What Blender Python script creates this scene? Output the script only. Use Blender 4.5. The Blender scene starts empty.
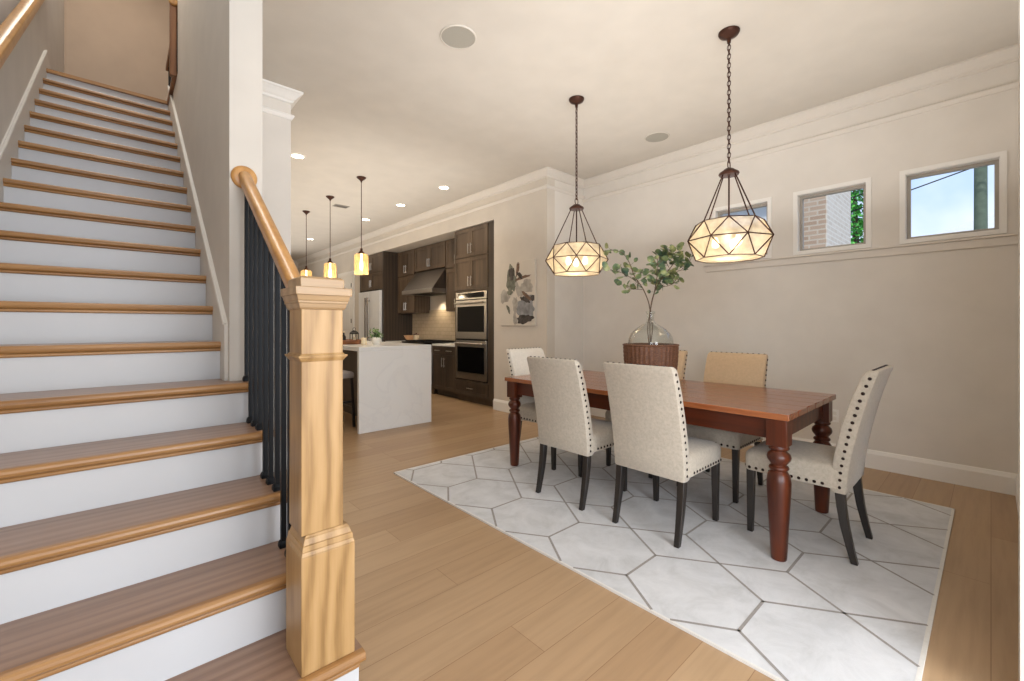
import bpy, bmesh, math, random
from mathutils import Vector, Matrix
random.seed(7)
S = bpy.context.scene
COL = S.collection
R = math.radians

# ------------------------------------------------------------------ materials
def lin(r, g, b):
    f = lambda v: (v/255/12.92) if v/255 <= .04045 else ((v/255+.055)/1.055)**2.4
    return (f(r), f(g), f(b), 1)

def newmat(name):
    m = bpy.data.materials.new(name); m.use_nodes = True
    nt = m.node_tree; b = nt.nodes['Principled BSDF']
    return m, nt, b

def nd(nt, typ, **kw):
    n = nt.nodes.new(typ)
    for k, v in kw.items():
        if k in n.inputs: n.inputs[k].default_value = v
        else: setattr(n, k, v)
    return n

def coords(nt, scale=(1, 1, 1), rot=(0, 0, 0), loc=(0, 0, 0)):
    tc = nd(nt, 'ShaderNodeTexCoord'); mp = nd(nt, 'ShaderNodeMapping')
    mp.inputs['Scale'].default_value = scale; mp.inputs['Rotation'].default_value = rot
    mp.inputs['Location'].default_value = loc
    nt.links.new(tc.outputs['Object'], mp.inputs['Vector'])
    return mp.outputs['Vector']

def ramp(nt, fac, stops):
    r = nd(nt, 'ShaderNodeValToRGB'); e = r.color_ramp.elements
    e[0].position, e[0].color = stops[0]; e[1].position, e[1].color = stops[-1]
    for p, c in stops[1:-1]:
        x = e.new(p); x.color = c
    nt.links.new(fac, r.inputs['Fac'])
    return r.outputs['Color']

def bump(nt, b, h, strength=.2, dist=.002):
    n = nd(nt, 'ShaderNodeBump'); n.inputs['Strength'].default_value = strength; n.inputs['Distance'].default_value = dist
    nt.links.new(h, n.inputs['Height']); nt.links.new(n.outputs['Normal'], b.inputs['Normal'])

def paint(name, rgb, rough=.6, var=.03, scale=4.0, bmp=.04, metal=0.0, spec=.4):
    m, nt, b = newmat(name)
    c = lin(*rgb); lo = tuple(x*(1-var) for x in c[:3])+(1,); hi = tuple(min(1, x*(1+var)) for x in c[:3])+(1,)
    v = coords(nt)
    n = nd(nt, 'ShaderNodeTexNoise', Scale=scale, Detail=4.0); nt.links.new(v, n.inputs['Vector'])
    nt.links.new(ramp(nt, n.outputs['Fac'], [(.3, lo), (.7, hi)]), b.inputs['Base Color'])
    b.inputs['Roughness'].default_value = rough; b.inputs['Metallic'].default_value = metal
    b.inputs['Specular IOR Level'].default_value = spec
    if bmp:
        n2 = nd(nt, 'ShaderNodeTexNoise', Scale=180.0, Detail=2.0); nt.links.new(v, n2.inputs['Vector'])
        bump(nt, b, n2.outputs['Fac'], bmp, .001)
    return m

def wood(name, dark, mid, light, axis='x', rough=.4, gs=1.0, ring=.5, spec=.5, coat=0.0, dist=7.0, ws=9.0, wl=.9):
    """long grain along axis: stretched noise plus distorted bands (cathedral grain)"""
    m, nt, b = newmat(name)
    sc = {'x': (1.2, 22, 22), 'y': (22, 1.2, 22), 'z': (22, 22, 1.2)}[axis]
    sc = tuple(s*gs for s in sc)
    v = coords(nt, sc)
    n = nd(nt, 'ShaderNodeTexNoise', Scale=1.6, Detail=8.0, Roughness=.65); nt.links.new(v, n.inputs['Vector'])
    sc2 = {'x': (wl, ws, ws), 'y': (ws, wl, ws), 'z': (ws, ws, wl)}[axis]
    v2 = coords(nt, tuple(s*gs for s in sc2))
    w = nd(nt, 'ShaderNodeTexWave', Scale=.55, Distortion=dist, Detail=3.0)
    w.inputs['Detail Scale'].default_value = .8
    w.wave_type = 'BANDS'; w.bands_direction = {'x': 'Y', 'y': 'X', 'z': 'X'}[axis]
    nt.links.new(v2, w.inputs['Vector'])
    mx = nd(nt, 'ShaderNodeMix'); mx.data_type = 'FLOAT'; mx.inputs[0].default_value = ring
    nt.links.new(n.outputs['Fac'], mx.inputs[2]); nt.links.new(w.outputs['Fac'], mx.inputs[3])
    col = ramp(nt, mx.outputs[0], [(.15, lin(*dark)), (.5, lin(*mid)), (.85, lin(*light))])
    nt.links.new(col, b.inputs['Base Color'])
    b.inputs['Roughness'].default_value = rough; b.inputs['Specular IOR Level'].default_value = spec
    b.inputs['Coat Weight'].default_value = coat; b.inputs['Coat Roughness'].default_value = .2
    bump(nt, b, n.outputs['Fac'], .12, .001)
    return m

def metal(name, rgb, rough=.3, m_=1.0):
    return paint(name, rgb, rough, .04, 30.0, 0, m_)

def thin_glass(name, tint=(1, 1, 1, 1), gloss=.1, rough=.02):
    m, nt, b = newmat(name); nt.nodes.remove(b)
    out = nt.nodes['Material Output']
    tr = nd(nt, 'ShaderNodeBsdfTransparent'); tr.inputs['Color'].default_value = tint
    gl = nd(nt, 'ShaderNodeBsdfGlossy'); gl.inputs['Roughness'].default_value = rough
    lw = nd(nt, 'ShaderNodeLayerWeight'); lw.inputs['Blend'].default_value = .35
    ad = nd(nt, 'ShaderNodeMath', operation='MULTIPLY_ADD'); ad.inputs[1].default_value = .75; ad.inputs[2].default_value = gloss
    nt.links.new(lw.outputs['Facing'], ad.inputs[0])
    pw = nd(nt, 'ShaderNodeMath', operation='POWER'); pw.inputs[1].default_value = 2.2; nt.links.new(ad.outputs[0], pw.inputs[0])
    mx = nd(nt, 'ShaderNodeMixShader'); nt.links.new(pw.outputs[0], mx.inputs[0])
    nt.links.new(tr.outputs[0], mx.inputs[1]); nt.links.new(gl.outputs[0], mx.inputs[2])
    nt.links.new(mx.outputs[0], out.inputs['Surface'])
    return m

def shade_glass(name, rgb, emit, transp=.3):
    """seeded translucent lamp glass: part see-through, part diffusing, softly lit"""
    m, nt, b = newmat(name); nt.nodes.remove(b)
    out = nt.nodes['Material Output']; v = coords(nt)
    n = nd(nt, 'ShaderNodeTexNoise', Scale=14.0, Detail=3.0); nt.links.new(v, n.inputs['Vector'])
    c = lin(*rgb); d = tuple(x*.62 for x in c[:3])+(1,)
    col = ramp(nt, n.outputs['Fac'], [(.3, d), (.7, c)])
    tl = nd(nt, 'ShaderNodeBsdfTranslucent'); df = nd(nt, 'ShaderNodeBsdfDiffuse')
    em = nd(nt, 'ShaderNodeEmission'); em.inputs['Strength'].default_value = emit
    tr = nd(nt, 'ShaderNodeBsdfTransparent'); gl = nd(nt, 'ShaderNodeBsdfGlossy'); gl.inputs['Roughness'].default_value = .15
    for s in (tl, df, em): nt.links.new(col, s.inputs['Color'])
    m1 = nd(nt, 'ShaderNodeMixShader'); m1.inputs[0].default_value = .35
    nt.links.new(tl.outputs[0], m1.inputs[1]); nt.links.new(df.outputs[0], m1.inputs[2])
    m2 = nd(nt, 'ShaderNodeMixShader'); m2.inputs[0].default_value = transp
    nt.links.new(m1.outputs[0], m2.inputs[1]); nt.links.new(tr.outputs[0], m2.inputs[2])
    m3 = nd(nt, 'ShaderNodeMixShader'); m3.inputs[0].default_value = .06
    nt.links.new(m2.outputs[0], m3.inputs[1]); nt.links.new(gl.outputs[0], m3.inputs[2])
    a = nd(nt, 'ShaderNodeAddShader'); nt.links.new(m3.outputs[0], a.inputs[0]); nt.links.new(em.outputs[0], a.inputs[1])
    nt.links.new(a.outputs[0], out.inputs['Surface'])
    return m

def emissive(name, rgb, strength):
    m, nt, b = newmat(name)
    b.inputs['Base Color'].default_value = lin(*rgb); b.inputs['Emission Color'].default_value = lin(*rgb)
    b.inputs['Emission Strength'].default_value = strength
    return m

def fabric(name, rgb, var=.12):
    m, nt, b = newmat(name); v = coords(nt)
    c = lin(*rgb); lo = tuple(x*(1-var) for x in c[:3])+(1,); hi = tuple(min(1, x*(1+var)) for x in c[:3])+(1,)
    n = nd(nt, 'ShaderNodeTexNoise', Scale=55.0, Detail=6.0, Roughness=.75); nt.links.new(v, n.inputs['Vector'])
    nt.links.new(ramp(nt, n.outputs['Fac'], [(.35, lo), (.65, hi)]), b.inputs['Base Color'])
    b.inputs['Roughness'].default_value = .95; b.inputs['Specular IOR Level'].default_value = .15
    b.inputs['Sheen Weight'].default_value = .25
    n2 = nd(nt, 'ShaderNodeTexNoise', Scale=500.0, Detail=2.0); nt.links.new(v, n2.inputs['Vector'])
    bump(nt, b, n2.outputs['Fac'], .35, .001)
    return m

def floor_mat():
    m, nt, b = newmat('oak_planks'); v = coords(nt)
    br = nd(nt, 'ShaderNodeTexBrick'); nt.links.new(v, br.inputs['Vector'])
    br.offset = .37; br.offset_frequency = 3
    br.inputs['Color1'].default_value = lin(176, 147, 114); br.inputs['Color2'].default_value = lin(163, 132, 99)
    br.inputs['Mortar'].default_value = lin(138, 106, 76); br.inputs['Scale'].default_value = 1.0
    br.inputs['Mortar Size'].default_value = .0015; br.inputs['Mortar Smooth'].default_value = .2; br.inputs['Bias'].default_value = -.1
    br.inputs['Brick Width'].default_value = 1.9; br.inputs['Row Height'].default_value = .19
    v2 = coords(nt, (1.1, 17, 17))
    n = nd(nt, 'ShaderNodeTexNoise', Scale=1.5, Detail=8.0, Roughness=.6); nt.links.new(v2, n.inputs['Vector'])
    g = ramp(nt, n.outputs['Fac'], [(.25, (.80, .78, .76, 1)), (.55, (1, 1, 1, 1)), (.8, (1.06, 1.05, 1.03, 1))])
    mx = nd(nt, 'ShaderNodeMix'); mx.data_type = 'RGBA'; mx.blend_type = 'MULTIPLY'; mx.inputs[0].default_value = .8
    nt.links.new(br.outputs['Color'], mx.inputs[6]); nt.links.new(g, mx.inputs[7])
    n3 = nd(nt, 'ShaderNodeTexVoronoi', Scale=1.6); nt.links.new(coords(nt, (.7, 1.4, 1)), n3.inputs['Vector'])
    k = ramp(nt, n3.outputs['Distance'], [(.0, (.45, .36, .28, 1)), (.022, (1, 1, 1, 1))])
    mx2 = nd(nt, 'ShaderNodeMix'); mx2.data_type = 'RGBA'; mx2.blend_type = 'MULTIPLY'; mx2.inputs[0].default_value = .7
    nt.links.new(mx.outputs[2], mx2.inputs[6]); nt.links.new(k, mx2.inputs[7])
    nt.links.new(mx2.outputs[2], b.inputs['Base Color'])
    b.inputs['Roughness'].default_value = .36; b.inputs['Specular IOR Level'].default_value = .45
    bump(nt, b, n.outputs['Fac'], .06, .001)
    return m

def brick_mat(name, c1, c2, mortar, w, h, ms, rot=(0, 0, 0), rough=.8, bmp=.5):
    m, nt, b = newmat(name); tc = nd(nt, 'ShaderNodeTexCoord')
    sp = nd(nt, 'ShaderNodeSeparateXYZ'); nt.links.new(tc.outputs['Object'], sp.inputs[0])
    ad = nd(nt, 'ShaderNodeMath', operation='ADD'); nt.links.new(sp.outputs['X'], ad.inputs[0]); nt.links.new(sp.outputs['Y'], ad.inputs[1])
    cb = nd(nt, 'ShaderNodeCombineXYZ'); nt.links.new(ad.outputs[0], cb.inputs['X']); nt.links.new(sp.outputs['Z'], cb.inputs['Y'])
    br = nd(nt, 'ShaderNodeTexBrick'); nt.links.new(cb.outputs[0], br.inputs['Vector'])
    br.inputs['Color1'].default_value = lin(*c1); br.inputs['Color2'].default_value = lin(*c2); br.inputs['Mortar'].default_value = lin(*mortar)
    br.inputs['Scale'].default_value = 1.0; br.inputs['Mortar Size'].default_value = ms
    br.inputs['Brick Width'].default_value = w; br.inputs['Row Height'].default_value = h
    nt.links.new(br.outputs['Color'], b.inputs['Base Color']); b.inputs['Roughness'].default_value = rough
    if bmp:
        iv = nd(nt, 'ShaderNodeMath', operation='SUBTRACT'); iv.inputs[0].default_value = 1.0; nt.links.new(br.outputs['Fac'], iv.inputs[1])
        bump(nt, b, iv.outputs[0], bmp, .004)
    return m

def marble_mat():
    m, nt, b = newmat('white_quartz'); v = coords(nt, (1.3, 1, 1.6), (0, .5, 0))
    n = nd(nt, 'ShaderNodeTexNoise', Scale=1.1, Detail=7.0, Roughness=.55, Distortion=1.2); nt.links.new(v, n.inputs['Vector'])
    nt.links.new(ramp(nt, n.outputs['Fac'], [(.0, lin(222, 221, 218)), (.47, lin(221, 220, 217)), (.5, lin(217, 216, 214)), (.53, lin(222, 221, 218)), (1, lin(225, 224, 222))]), b.inputs['Base Color'])
    b.inputs['Roughness'].default_value = .2
    return m

M = {}
M['wall'] = paint('warm_white_wall_paint', (224, 219, 212), .75)
M['wall_k'] = paint('beige_wall_paint', (212, 204, 193), .75)
M['wall_s'] = paint('stairwell_wall_paint', (206, 200, 191), .75)
M['wall_up'] = paint('upstairs_wall_paint', (178, 160, 142), .8)
M['ceil'] = paint('ceiling_paint', (210, 204, 195), .85)
M['trim'] = paint('white_trim_paint', (238, 236, 232), .4, .01)
M['crown'] = paint('crown_paint', (222, 216, 208), .5, .01)
M['riser'] = paint('white_riser_paint', (196, 197, 199), .5, .015)
M['floor'] = floor_mat()
M['tread'] = wood('tread_oak', (112, 86, 68), (140, 110, 90), (156, 128, 106), 'x', .33, 1.3, .25, .5, .15)
M['nosing'] = wood('nosing_oak_lit', (116, 78, 42), (154, 112, 66), (180, 138, 90), 'x', .35, 1.3, .2)  # golden tone is light on the tread edges, put into the colour
M['skirt'] = paint('skirt_paint', (210, 205, 196), .5, .01)
M['newel'] = wood('golden_oak', (124, 92, 52), (170, 135, 88), (186, 152, 106), 'z', .42, 1.6, .36, .4, .0, 11.0, 6.0, 1.6)
M['newel_top'] = wood('golden_oak_cross', (138, 108, 72), (170, 140, 102), (188, 158, 116), 'x', .38, 1, .3)
M['rail'] = wood('rail_oak', (146, 98, 48), (186, 136, 76), (205, 158, 98), 'y', .32, 1, .25, .5, .2)
M['rail_d'] = wood('rail_oak_dark', (96, 60, 32), (128, 84, 46), (150, 104, 62), 'z', .35, 1, .3)
M['iron'] = paint('black_iron', (10, 12, 15), .45, .05, 20, 0, .6)
M['table_y'] = wood('cherry_table_top', (84, 37, 16), (131, 70, 36), (172, 110, 68), 'y', .27, 1.2, .28, .6, .35)
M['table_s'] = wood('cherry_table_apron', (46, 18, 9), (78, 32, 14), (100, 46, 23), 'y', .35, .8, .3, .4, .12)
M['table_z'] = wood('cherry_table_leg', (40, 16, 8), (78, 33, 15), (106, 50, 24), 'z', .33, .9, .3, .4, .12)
M['linen'] = fabric('oatmeal_linen', (182, 172, 157))
M['linen_w'] = fabric('pale_cream_linen', (222, 216, 204), .06)
M['linen_t'] = fabric('tan_linen', (196, 170, 138), .07)
M['espresso'] = wood('espresso_legs', (20, 17, 15), (36, 31, 28), (52, 46, 41), 'z', .35, 1, .2)
M['nail'] = metal('bronze_nailhead', (52, 42, 40), .35)
M['bronze'] = metal('oil_rubbed_bronze', (74, 48, 38), .42, .75)
M['capiz'] = shade_glass('seeded_glass', (252, 238, 208), .05, .48)
M['amber'] = shade_glass('amber_glass', (234, 200, 144), .08, .40)
M['bulb'] = emissive('warm_bulb', (255, 220, 165), 8)
M['bulb_k'] = emissive('warm_bulb_kitchen', (255, 224, 170), 9)
M['glass'] = thin_glass('clear_glass', (.95, .98, .97, 1), .25)
M['pane'] = thin_glass('window_glass', (.98, .99, 1, 1), .03)
M['rug'] = None
M['alu'] = paint('window_frame_grey', (172, 165, 155), .45, .03)
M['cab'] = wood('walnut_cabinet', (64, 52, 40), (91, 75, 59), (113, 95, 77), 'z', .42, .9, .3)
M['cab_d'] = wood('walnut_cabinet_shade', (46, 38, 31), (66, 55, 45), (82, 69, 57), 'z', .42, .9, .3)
M['steel'] = metal('brushed_steel', (190, 186, 180), .32)
M['steel_d'] = metal('hood_steel', (130, 122, 115), .34)
M['steel_w'] = paint('bright_steel_fridge', (236, 238, 240), .3, .02, 8, 0, .1)
M['black'] = paint('black_glass', (10, 10, 11), .08, .02, 4, 0)
M['blk'] = paint('matt_black', (24, 22, 21), .6, .05, 8, 0)
M['quartz'] = marble_mat()
M['tile'] = brick_mat('cream_subway_tile', (204, 188, 164), (196, 180, 156), (170, 156, 136), .15, .075, .003, rough=.25, bmp=.3)
M['brick'] = brick_mat('red_brown_brick', (160, 134, 112), (180, 156, 134), (186, 172, 154), .22, .075, .012)
M['brick_l'] = brick_mat('lit_side_brick', (196, 182, 166), (208, 196, 182), (214, 206, 194), .22, .075, .012)  # paler brick copy; the side face's light is in the colour
M['ceramic'] = paint('white_ceramic', (232, 228, 220), .25, .01, 4, 0)
M['wax'] = paint('cream_wax', (232, 214, 180), .5, .02, 4, 0)
M['stool'] = fabric('stool_grey', (150, 140, 132))
M['grille'] = paint('speaker_grille', (166, 162, 152), .7, .05, 200, .1)
M['bark'] = paint('brown_bark', (96, 78, 64), .8, .2, 60, .3)
M['pole'] = paint('green_grey_pole', (92, 104, 88), .8, .15, 12, .3)
M['roof'] = paint('pale_roof', (226, 228, 230), .6, .03)
M['ground'] = paint('outdoor_ground', (130, 128, 118), .9, .1)

def leaf_mat(name, a, b_, c):
    m, nt, b = newmat(name); v = coords(nt)
    n = nd(nt, 'ShaderNodeTexNoise', Scale=12.0, Detail=2.0); nt.links.new(v, n.inputs['Vector'])
    nt.links.new(ramp(nt, n.outputs['Fac'], [(.35, lin(*a)), (.5, lin(*b_)), (.65, lin(*c))]), b.inputs['Base Color'])
    b.inputs['Roughness'].default_value = .5
    b.inputs['Subsurface Weight'].default_value = 0
    return m
M['leaf'] = leaf_mat('eucalyptus_leaf', (66, 92, 74), (106, 124, 82), (164, 168, 116))
M['herb'] = leaf_mat('herb_leaf', (52, 84, 40), (84, 120, 58), (120, 150, 80))
M['tree'] = leaf_mat('tree_leaf', (40, 110, 34), (70, 160, 52), (120, 200, 80))

def wicker():
    m, nt, b = newmat('brown_wicker'); v = coords(nt, (1, 1, 1))
    n = nd(nt, 'ShaderNodeTexNoise', Scale=60.0, Detail=5.0, Roughness=.7); nt.links.new(coords(nt, (1, 1, 3)), n.inputs['Vector'])
    nt.links.new(ramp(nt, n.outputs['Fac'], [(.3, lin(60, 36, 24)), (.55, lin(112, 74, 52)), (.75, lin(156, 112, 82))]), b.inputs['Base Color'])
    b.inputs['Roughness'].default_value = .65
    return m
M['wicker'] = wicker()

def rugmat():
    m, nt, b = newmat('pale_rug_pile'); v = coords(nt)
    n = nd(nt, 'ShaderNodeTexNoise', Scale=5.0, Detail=7.0, Roughness=.7, Distortion=.6); nt.links.new(v, n.inputs['Vector'])
    nt.links.new(ramp(nt, n.outputs['Fac'], [(.3, lin(188, 189, 190)), (.5, lin(203, 204, 206)), (.7, lin(214, 215, 217))]), b.inputs['Base Color'])
    b.inputs['Roughness'].default_value = .95; b.inputs['Specular IOR Level'].default_value = .1
    n2 = nd(nt, 'ShaderNodeTexNoise', Scale=300.0); nt.links.new(v, n2.inputs['Vector']); bump(nt, b, n2.outputs['Fac'], .4, .002)
    return m
M['rug'] = rugmat()
M['rug_line'] = fabric('rug_line_taupe', (142, 136, 131))
M['rug_edge'] = fabric('rug_binding', (216, 213, 207), .04)

# ------------------------------------------------------------------ mesh builder
class MB:
    def __init__(s): s.bm = bmesh.new(); s.mi = 0
    def _tag(s, faces):
        for f in faces: f.material_index = s.mi
    def hexa(s, pts):                      # 8 corners: bottom 4 ccw, top 4 ccw
        vs = [s.bm.verts.new(p) for p in pts]
        fs = [s.bm.faces.new([vs[i] for i in q]) for q in ((3, 2, 1, 0), (4, 5, 6, 7), (0, 1, 5, 4), (1, 2, 6, 5), (2, 3, 7, 6), (3, 0, 4, 7))]
        s._tag(fs); return s
    def box(s, x0, y0, z0, x1, y1, z1):
        return s.hexa([(x0, y0, z0), (x1, y0, z0), (x1, y1, z0), (x0, y1, z0), (x0, y0, z1), (x1, y0, z1), (x1, y1, z1), (x0, y1, z1)])
    def prism(s, poly, a0, a1, axis='x'):   # polygon in the two other axes, extruded
        def mk(p, a): return {'x': (a, p[0], p[1]), 'y': (p[0], a, p[1]), 'z': (p[0], p[1], a)}[axis]
        A = [s.bm.verts.new(mk(p, a0)) for p in poly]; B = [s.bm.verts.new(mk(p, a1)) for p in poly]; n = len(poly)
        fs = [s.bm.faces.new(A[::-1]), s.bm.faces.new(B)]
        for i in range(n): fs.append(s.bm.faces.new((A[i], A[(i+1) % n], B[(i+1) % n], B[i])))
        s._tag(fs); return s
    def lathe(s, prof, c=(0, 0, 0), n=32, cap=True, fn=None):
        rings = []
        for r, z in prof:
            ring = []
            for i in range(n):
                a = 2*math.pi*i/n; rr = r if fn is None else fn(r, z, a)
                ring.append(s.bm.verts.new((c[0]+rr*math.cos(a), c[1]+rr*math.sin(a), c[2]+z)))
            rings.append(ring)
        fs = []
        for A, B in zip(rings, rings[1:]):
            for i in range(n): fs.append(s.bm.faces.new((A[i], A[(i+1) % n], B[(i+1) % n], B[i])))
        if cap:
            fs.append(s.bm.faces.new(rings[0][::-1])); fs.append(s.bm.faces.new(rings[-1]))
        s._tag(fs); return s
    def tube(s, pts, r, n=8, cap=True):
        pts = [Vector(p) for p in pts]; rs = r if isinstance(r, (list, tuple)) else [r]*len(pts)
        rings = []; up = None
        for i, p in enumerate(pts):
            t = (pts[min(i+1, len(pts)-1)]-pts[max(i-1, 0)]).normalized()
            if up is None:
                up = Vector((0, 0, 1)) if abs(t.z) < .9 else Vector((1, 0, 0))
            a = t.cross(up).normalized(); b2 = a.cross(t).normalized(); up = b2
            rings.append([s.bm.verts.new(p+(a*math.cos(2*math.pi*k/n)+b2*math.sin(2*math.pi*k/n))*rs[i]) for k in range(n)])
        fs = []
        for A, B in zip(rings, rings[1:]):
            for k in range(n): fs.append(s.bm.faces.new((A[k], A[(k+1) % n], B[(k+1) % n], B[k])))
        if cap: fs += [s.bm.faces.new(rings[0][::-1]), s.bm.faces.new(rings[-1])]
        s._tag(fs); return s
    def loft(s, secs, cap=True):            # list of rings of points
        rings = [[s.bm.verts.new(p) for p in ring] for ring in secs]; n = len(rings[0]); fs = []
        for A, B in zip(rings, rings[1:]):
            for i in range(n): fs.append(s.bm.faces.new((A[i], A[(i+1) % n], B[(i+1) % n], B[i])))
        if cap: fs += [s.bm.faces.new(rings[0][::-1]), s.bm.faces.new(rings[-1])]
        s._tag(fs); return s
    def quad(s, *pts):
        f = s.bm.faces.new([s.bm.verts.new(p) for p in pts]); s._tag([f]); return s
    def dome(s, c, nrm, r, h, n=8):
        c = Vector(c); nrm = Vector(nrm).normalized(); a = nrm.orthogonal().normalized(); b2 = nrm.cross(a)
        r1 = [s.bm.verts.new(c+(a*math.cos(2*math.pi*k/n)+b2*math.sin(2*math.pi*k/n))*r) for k in range(n)]
        r2 = [s.bm.verts.new(c+nrm*h*.7+(a*math.cos(2*math.pi*k/n)+b2*math.sin(2*math.pi*k/n))*r*.7) for k in range(n)]
        top = s.bm.verts.new(c+nrm*h); fs = []
        for k in range(n):
            fs.append(s.bm.faces.new((r1[k], r1[(k+1) % n], r2[(k+1) % n], r2[k])))
            fs.append(s.bm.faces.new((r2[k], r2[(k+1) % n], top)))
        s._tag(fs); return s
    def torus(s, c, R_, r, axis='z', stretch=1.0, n=16, k=6):
        """link ring; axis = ring normal; stretched along z"""
        c = Vector(c); rings = []
        for i in range(n):
            a = 2*math.pi*i/n
            if axis == 'x': d = Vector((0, math.cos(a), math.sin(a))); nn = Vector((1, 0, 0))
            elif axis == 'y': d = Vector((math.cos(a), 0, math.sin(a))); nn = Vector((0, 1, 0))
            else: d = Vector((math.cos(a), math.sin(a), 0)); nn = Vector((0, 0, 1))
            ring = []
            for j in range(k):
                b2 = 2*math.pi*j/k; p = d*(R_+r*math.cos(b2))+nn*(r*math.sin(b2))
                if axis != 'z': p.z *= stretch
                ring.append(s.bm.verts.new(c+p))
            rings.append(ring)
        fs = []
        for i in range(n):
            A, B = rings[i], rings[(i+1) % n]
            for j in range(k): fs.append(s.bm.faces.new((A[j], A[(j+1) % k], B[(j+1) % k], B[j])))
        s._tag(fs); return s
    def build(s, name, mats, parent=None, loc=(0, 0, 0), rot=(0, 0, 0), bevel=0, seg=2, smooth=None, sub=0):
        bmesh.ops.recalc_face_normals(s.bm, faces=s.bm.faces)
        me = bpy.data.meshes.new(name); s.bm.to_mesh(me); s.bm.free()
        if not isinstance(mats, (list, tuple)): mats = [mats]
        for m in mats: me.materials.append(m)
        o = bpy.data.objects.new(name, me); COL.objects.link(o); o.location = loc; o.rotation_euler = rot
        if parent: o.parent = parent
        if bevel:
            b = o.modifiers.new('bevel', 'BEVEL'); b.width = bevel; b.segments = seg; b.limit_method = 'ANGLE'; b.angle_limit = R(35)
        if sub:
            b = o.modifiers.new('sub', 'SUBSURF'); b.levels = sub; b.render_levels = sub
        if smooth is None: smooth = bool(bevel or sub)
        if smooth:
            me.polygons.foreach_set('use_smooth', [True]*len(me.polygons))
            me.set_sharp_from_angle(angle=R(40))
        return o

def tag(o, label=None, cat=None, group=None, kind=None):
    if label: o['label'] = label
    if cat: o['category'] = cat
    if group: o['group'] = group
    if kind: o['kind'] = kind
    return o
def thing(name, label, cat, loc=(0, 0, 0), rz=0, group=None):
    o = bpy.data.objects.new(name, None); COL.objects.link(o); o.empty_display_size = .1
    o.location = loc; o.rotation_euler = (0, 0, rz)
    return tag(o, label, cat, group)
def struct(name, mb, m, loc=(0, 0, 0), label=None, cat=None, **k):
    o = mb.build(name, m, None, loc, **k); return tag(o, label, cat, kind='structure')
def copy_tree(o, parent=None):
    c = o.copy(); COL.objects.link(c); c.parent = parent
    for ch in o.children: copy_tree(ch, c)
    return c
def light(name, typ, loc, energy, color=(1, 1, 1), rot=(0, 0, 0), size=.1, sy=None, spread=None, parent=None):
    d = bpy.data.lights.new(name, typ); d.energy = energy; d.color = color
    if typ == 'AREA':
        d.size = size
        if sy: d.shape = 'RECTANGLE'; d.size_y = sy
        if spread: d.spread = spread
    elif typ in ('POINT', 'SPOT'):
        d.shadow_soft_size = size
        if typ == 'SPOT': d.spot_size = R(120); d.spot_blend = .8
    elif typ == 'SUN': d.angle = size
    o = bpy.data.objects.new(name, d); COL.objects.link(o); o.location = loc; o.rotation_euler = rot
    if parent: o.parent = parent
    return o

# ------------------------------------------------------------------ dimensions (metres; camera stands at x=0,y=0)
H = 3.27                 # ceiling
XW = 4.86                # window wall
XK = 4.11                # kitchen wall
YJ = 3.87                # jog between them
YF = 14.5                # far end of the kitchen

# ------------------------------------------------------------------ shell
struct('floor', MB().box(-2.6, -3.2, -.12, 5.06, YF+.1, 0), M['floor'], label='light oak plank floor running through the whole room', cat='floor')
c = MB().box(.545, -3.2, H, 5.06, YF+.1, H+.2); c.box(-2.6, -3.2, H, .545, 1.8, H+.2)
struct('ceiling', c, M['ceil'], label='flat warm white ceiling over dining area and kitchen', cat='ceiling')

# window wall with three holes
WY = [(-.045, .48), (.735, 1.255), (1.515, 2.035)]; WZ = (1.955, 2.50)
w = MB(); ys = [-.30]
t = .20
w.box(XW, -.3, 0, XW+t, YJ+.1, WZ[0]); w.box(XW, -.3, WZ[1], XW+t, YJ+.1, H)
prev = -.3
for a, b_ in WY:
    w.box(XW, prev, WZ[0], XW+t, a, WZ[1]); prev = b_
w.box(XW, prev, WZ[0], XW+t, YJ+.1, WZ[1])
struct('wall_right', w, M['wall'], label='warm white dining wall with three small high windows', cat='wall')
struct('wall_jog', MB().box(XK+.15, YJ, 0, XW, YJ+.15, H), M['wall'], label='short wall return at the end of the dining area', cat='wall')
# kitchen wall with cabinet niche y 4.95..9.8, top 2.81
NY0, NY1, NZ = 4.945, 9.8, 2.815
w = MB(); w.box(XK, YJ, 0, XK+.15, NY0, H).box(XK, NY0, NZ, XK+.15, NY1, H).box(XK, NY1, 0, XK+.15, YF, H)
struct('wall_kitchen', w, M['wall_k'], label='beige kitchen wall with a wide cabinet niche', cat='wall')
w = MB(); w.box(XK+.70, NY0-.1, 0, XK+.8, NY1+.1, H); w.box(XK+.15, NY0-.12, 0, XK+.8, NY0, H); w.box(XK+.15, NY1, 0, XK+.8, NY1+.12, H); w.box(XK+.15, NY0, NZ, XK+.7, NY1, NZ+.1)
struct('wall_niche', w, M['wall_k'], label='inside walls of the kitchen cabinet niche', cat='wall')
struct('wall_far', MB().box(.9, YF, 0, XK+.15, YF+.1, H), M['wall_k'], label='far beige wall at the end of the kitchen', cat='wall')
w = MB(); w.box(.545, 4.09, 0, 1.10, 4.24, H).box(.95, 4.24, 0, 1.10, YF, H)
struct('wall_pier', w, M['wall'], label='wall pier between the staircase and the kitchen', cat='wall')
struct('wall_front', MB().box(2.2, -.30, 0, XW, -.137, H), M['wall'], label='wall at the right edge of the dining area', cat='wall')
j = MB().box(2.12, -.36, 0, 2.24, -.062, H)
struct('trim_1', j, M['wall_s'], label='vertical casing at the right edge', cat='trim')
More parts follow.
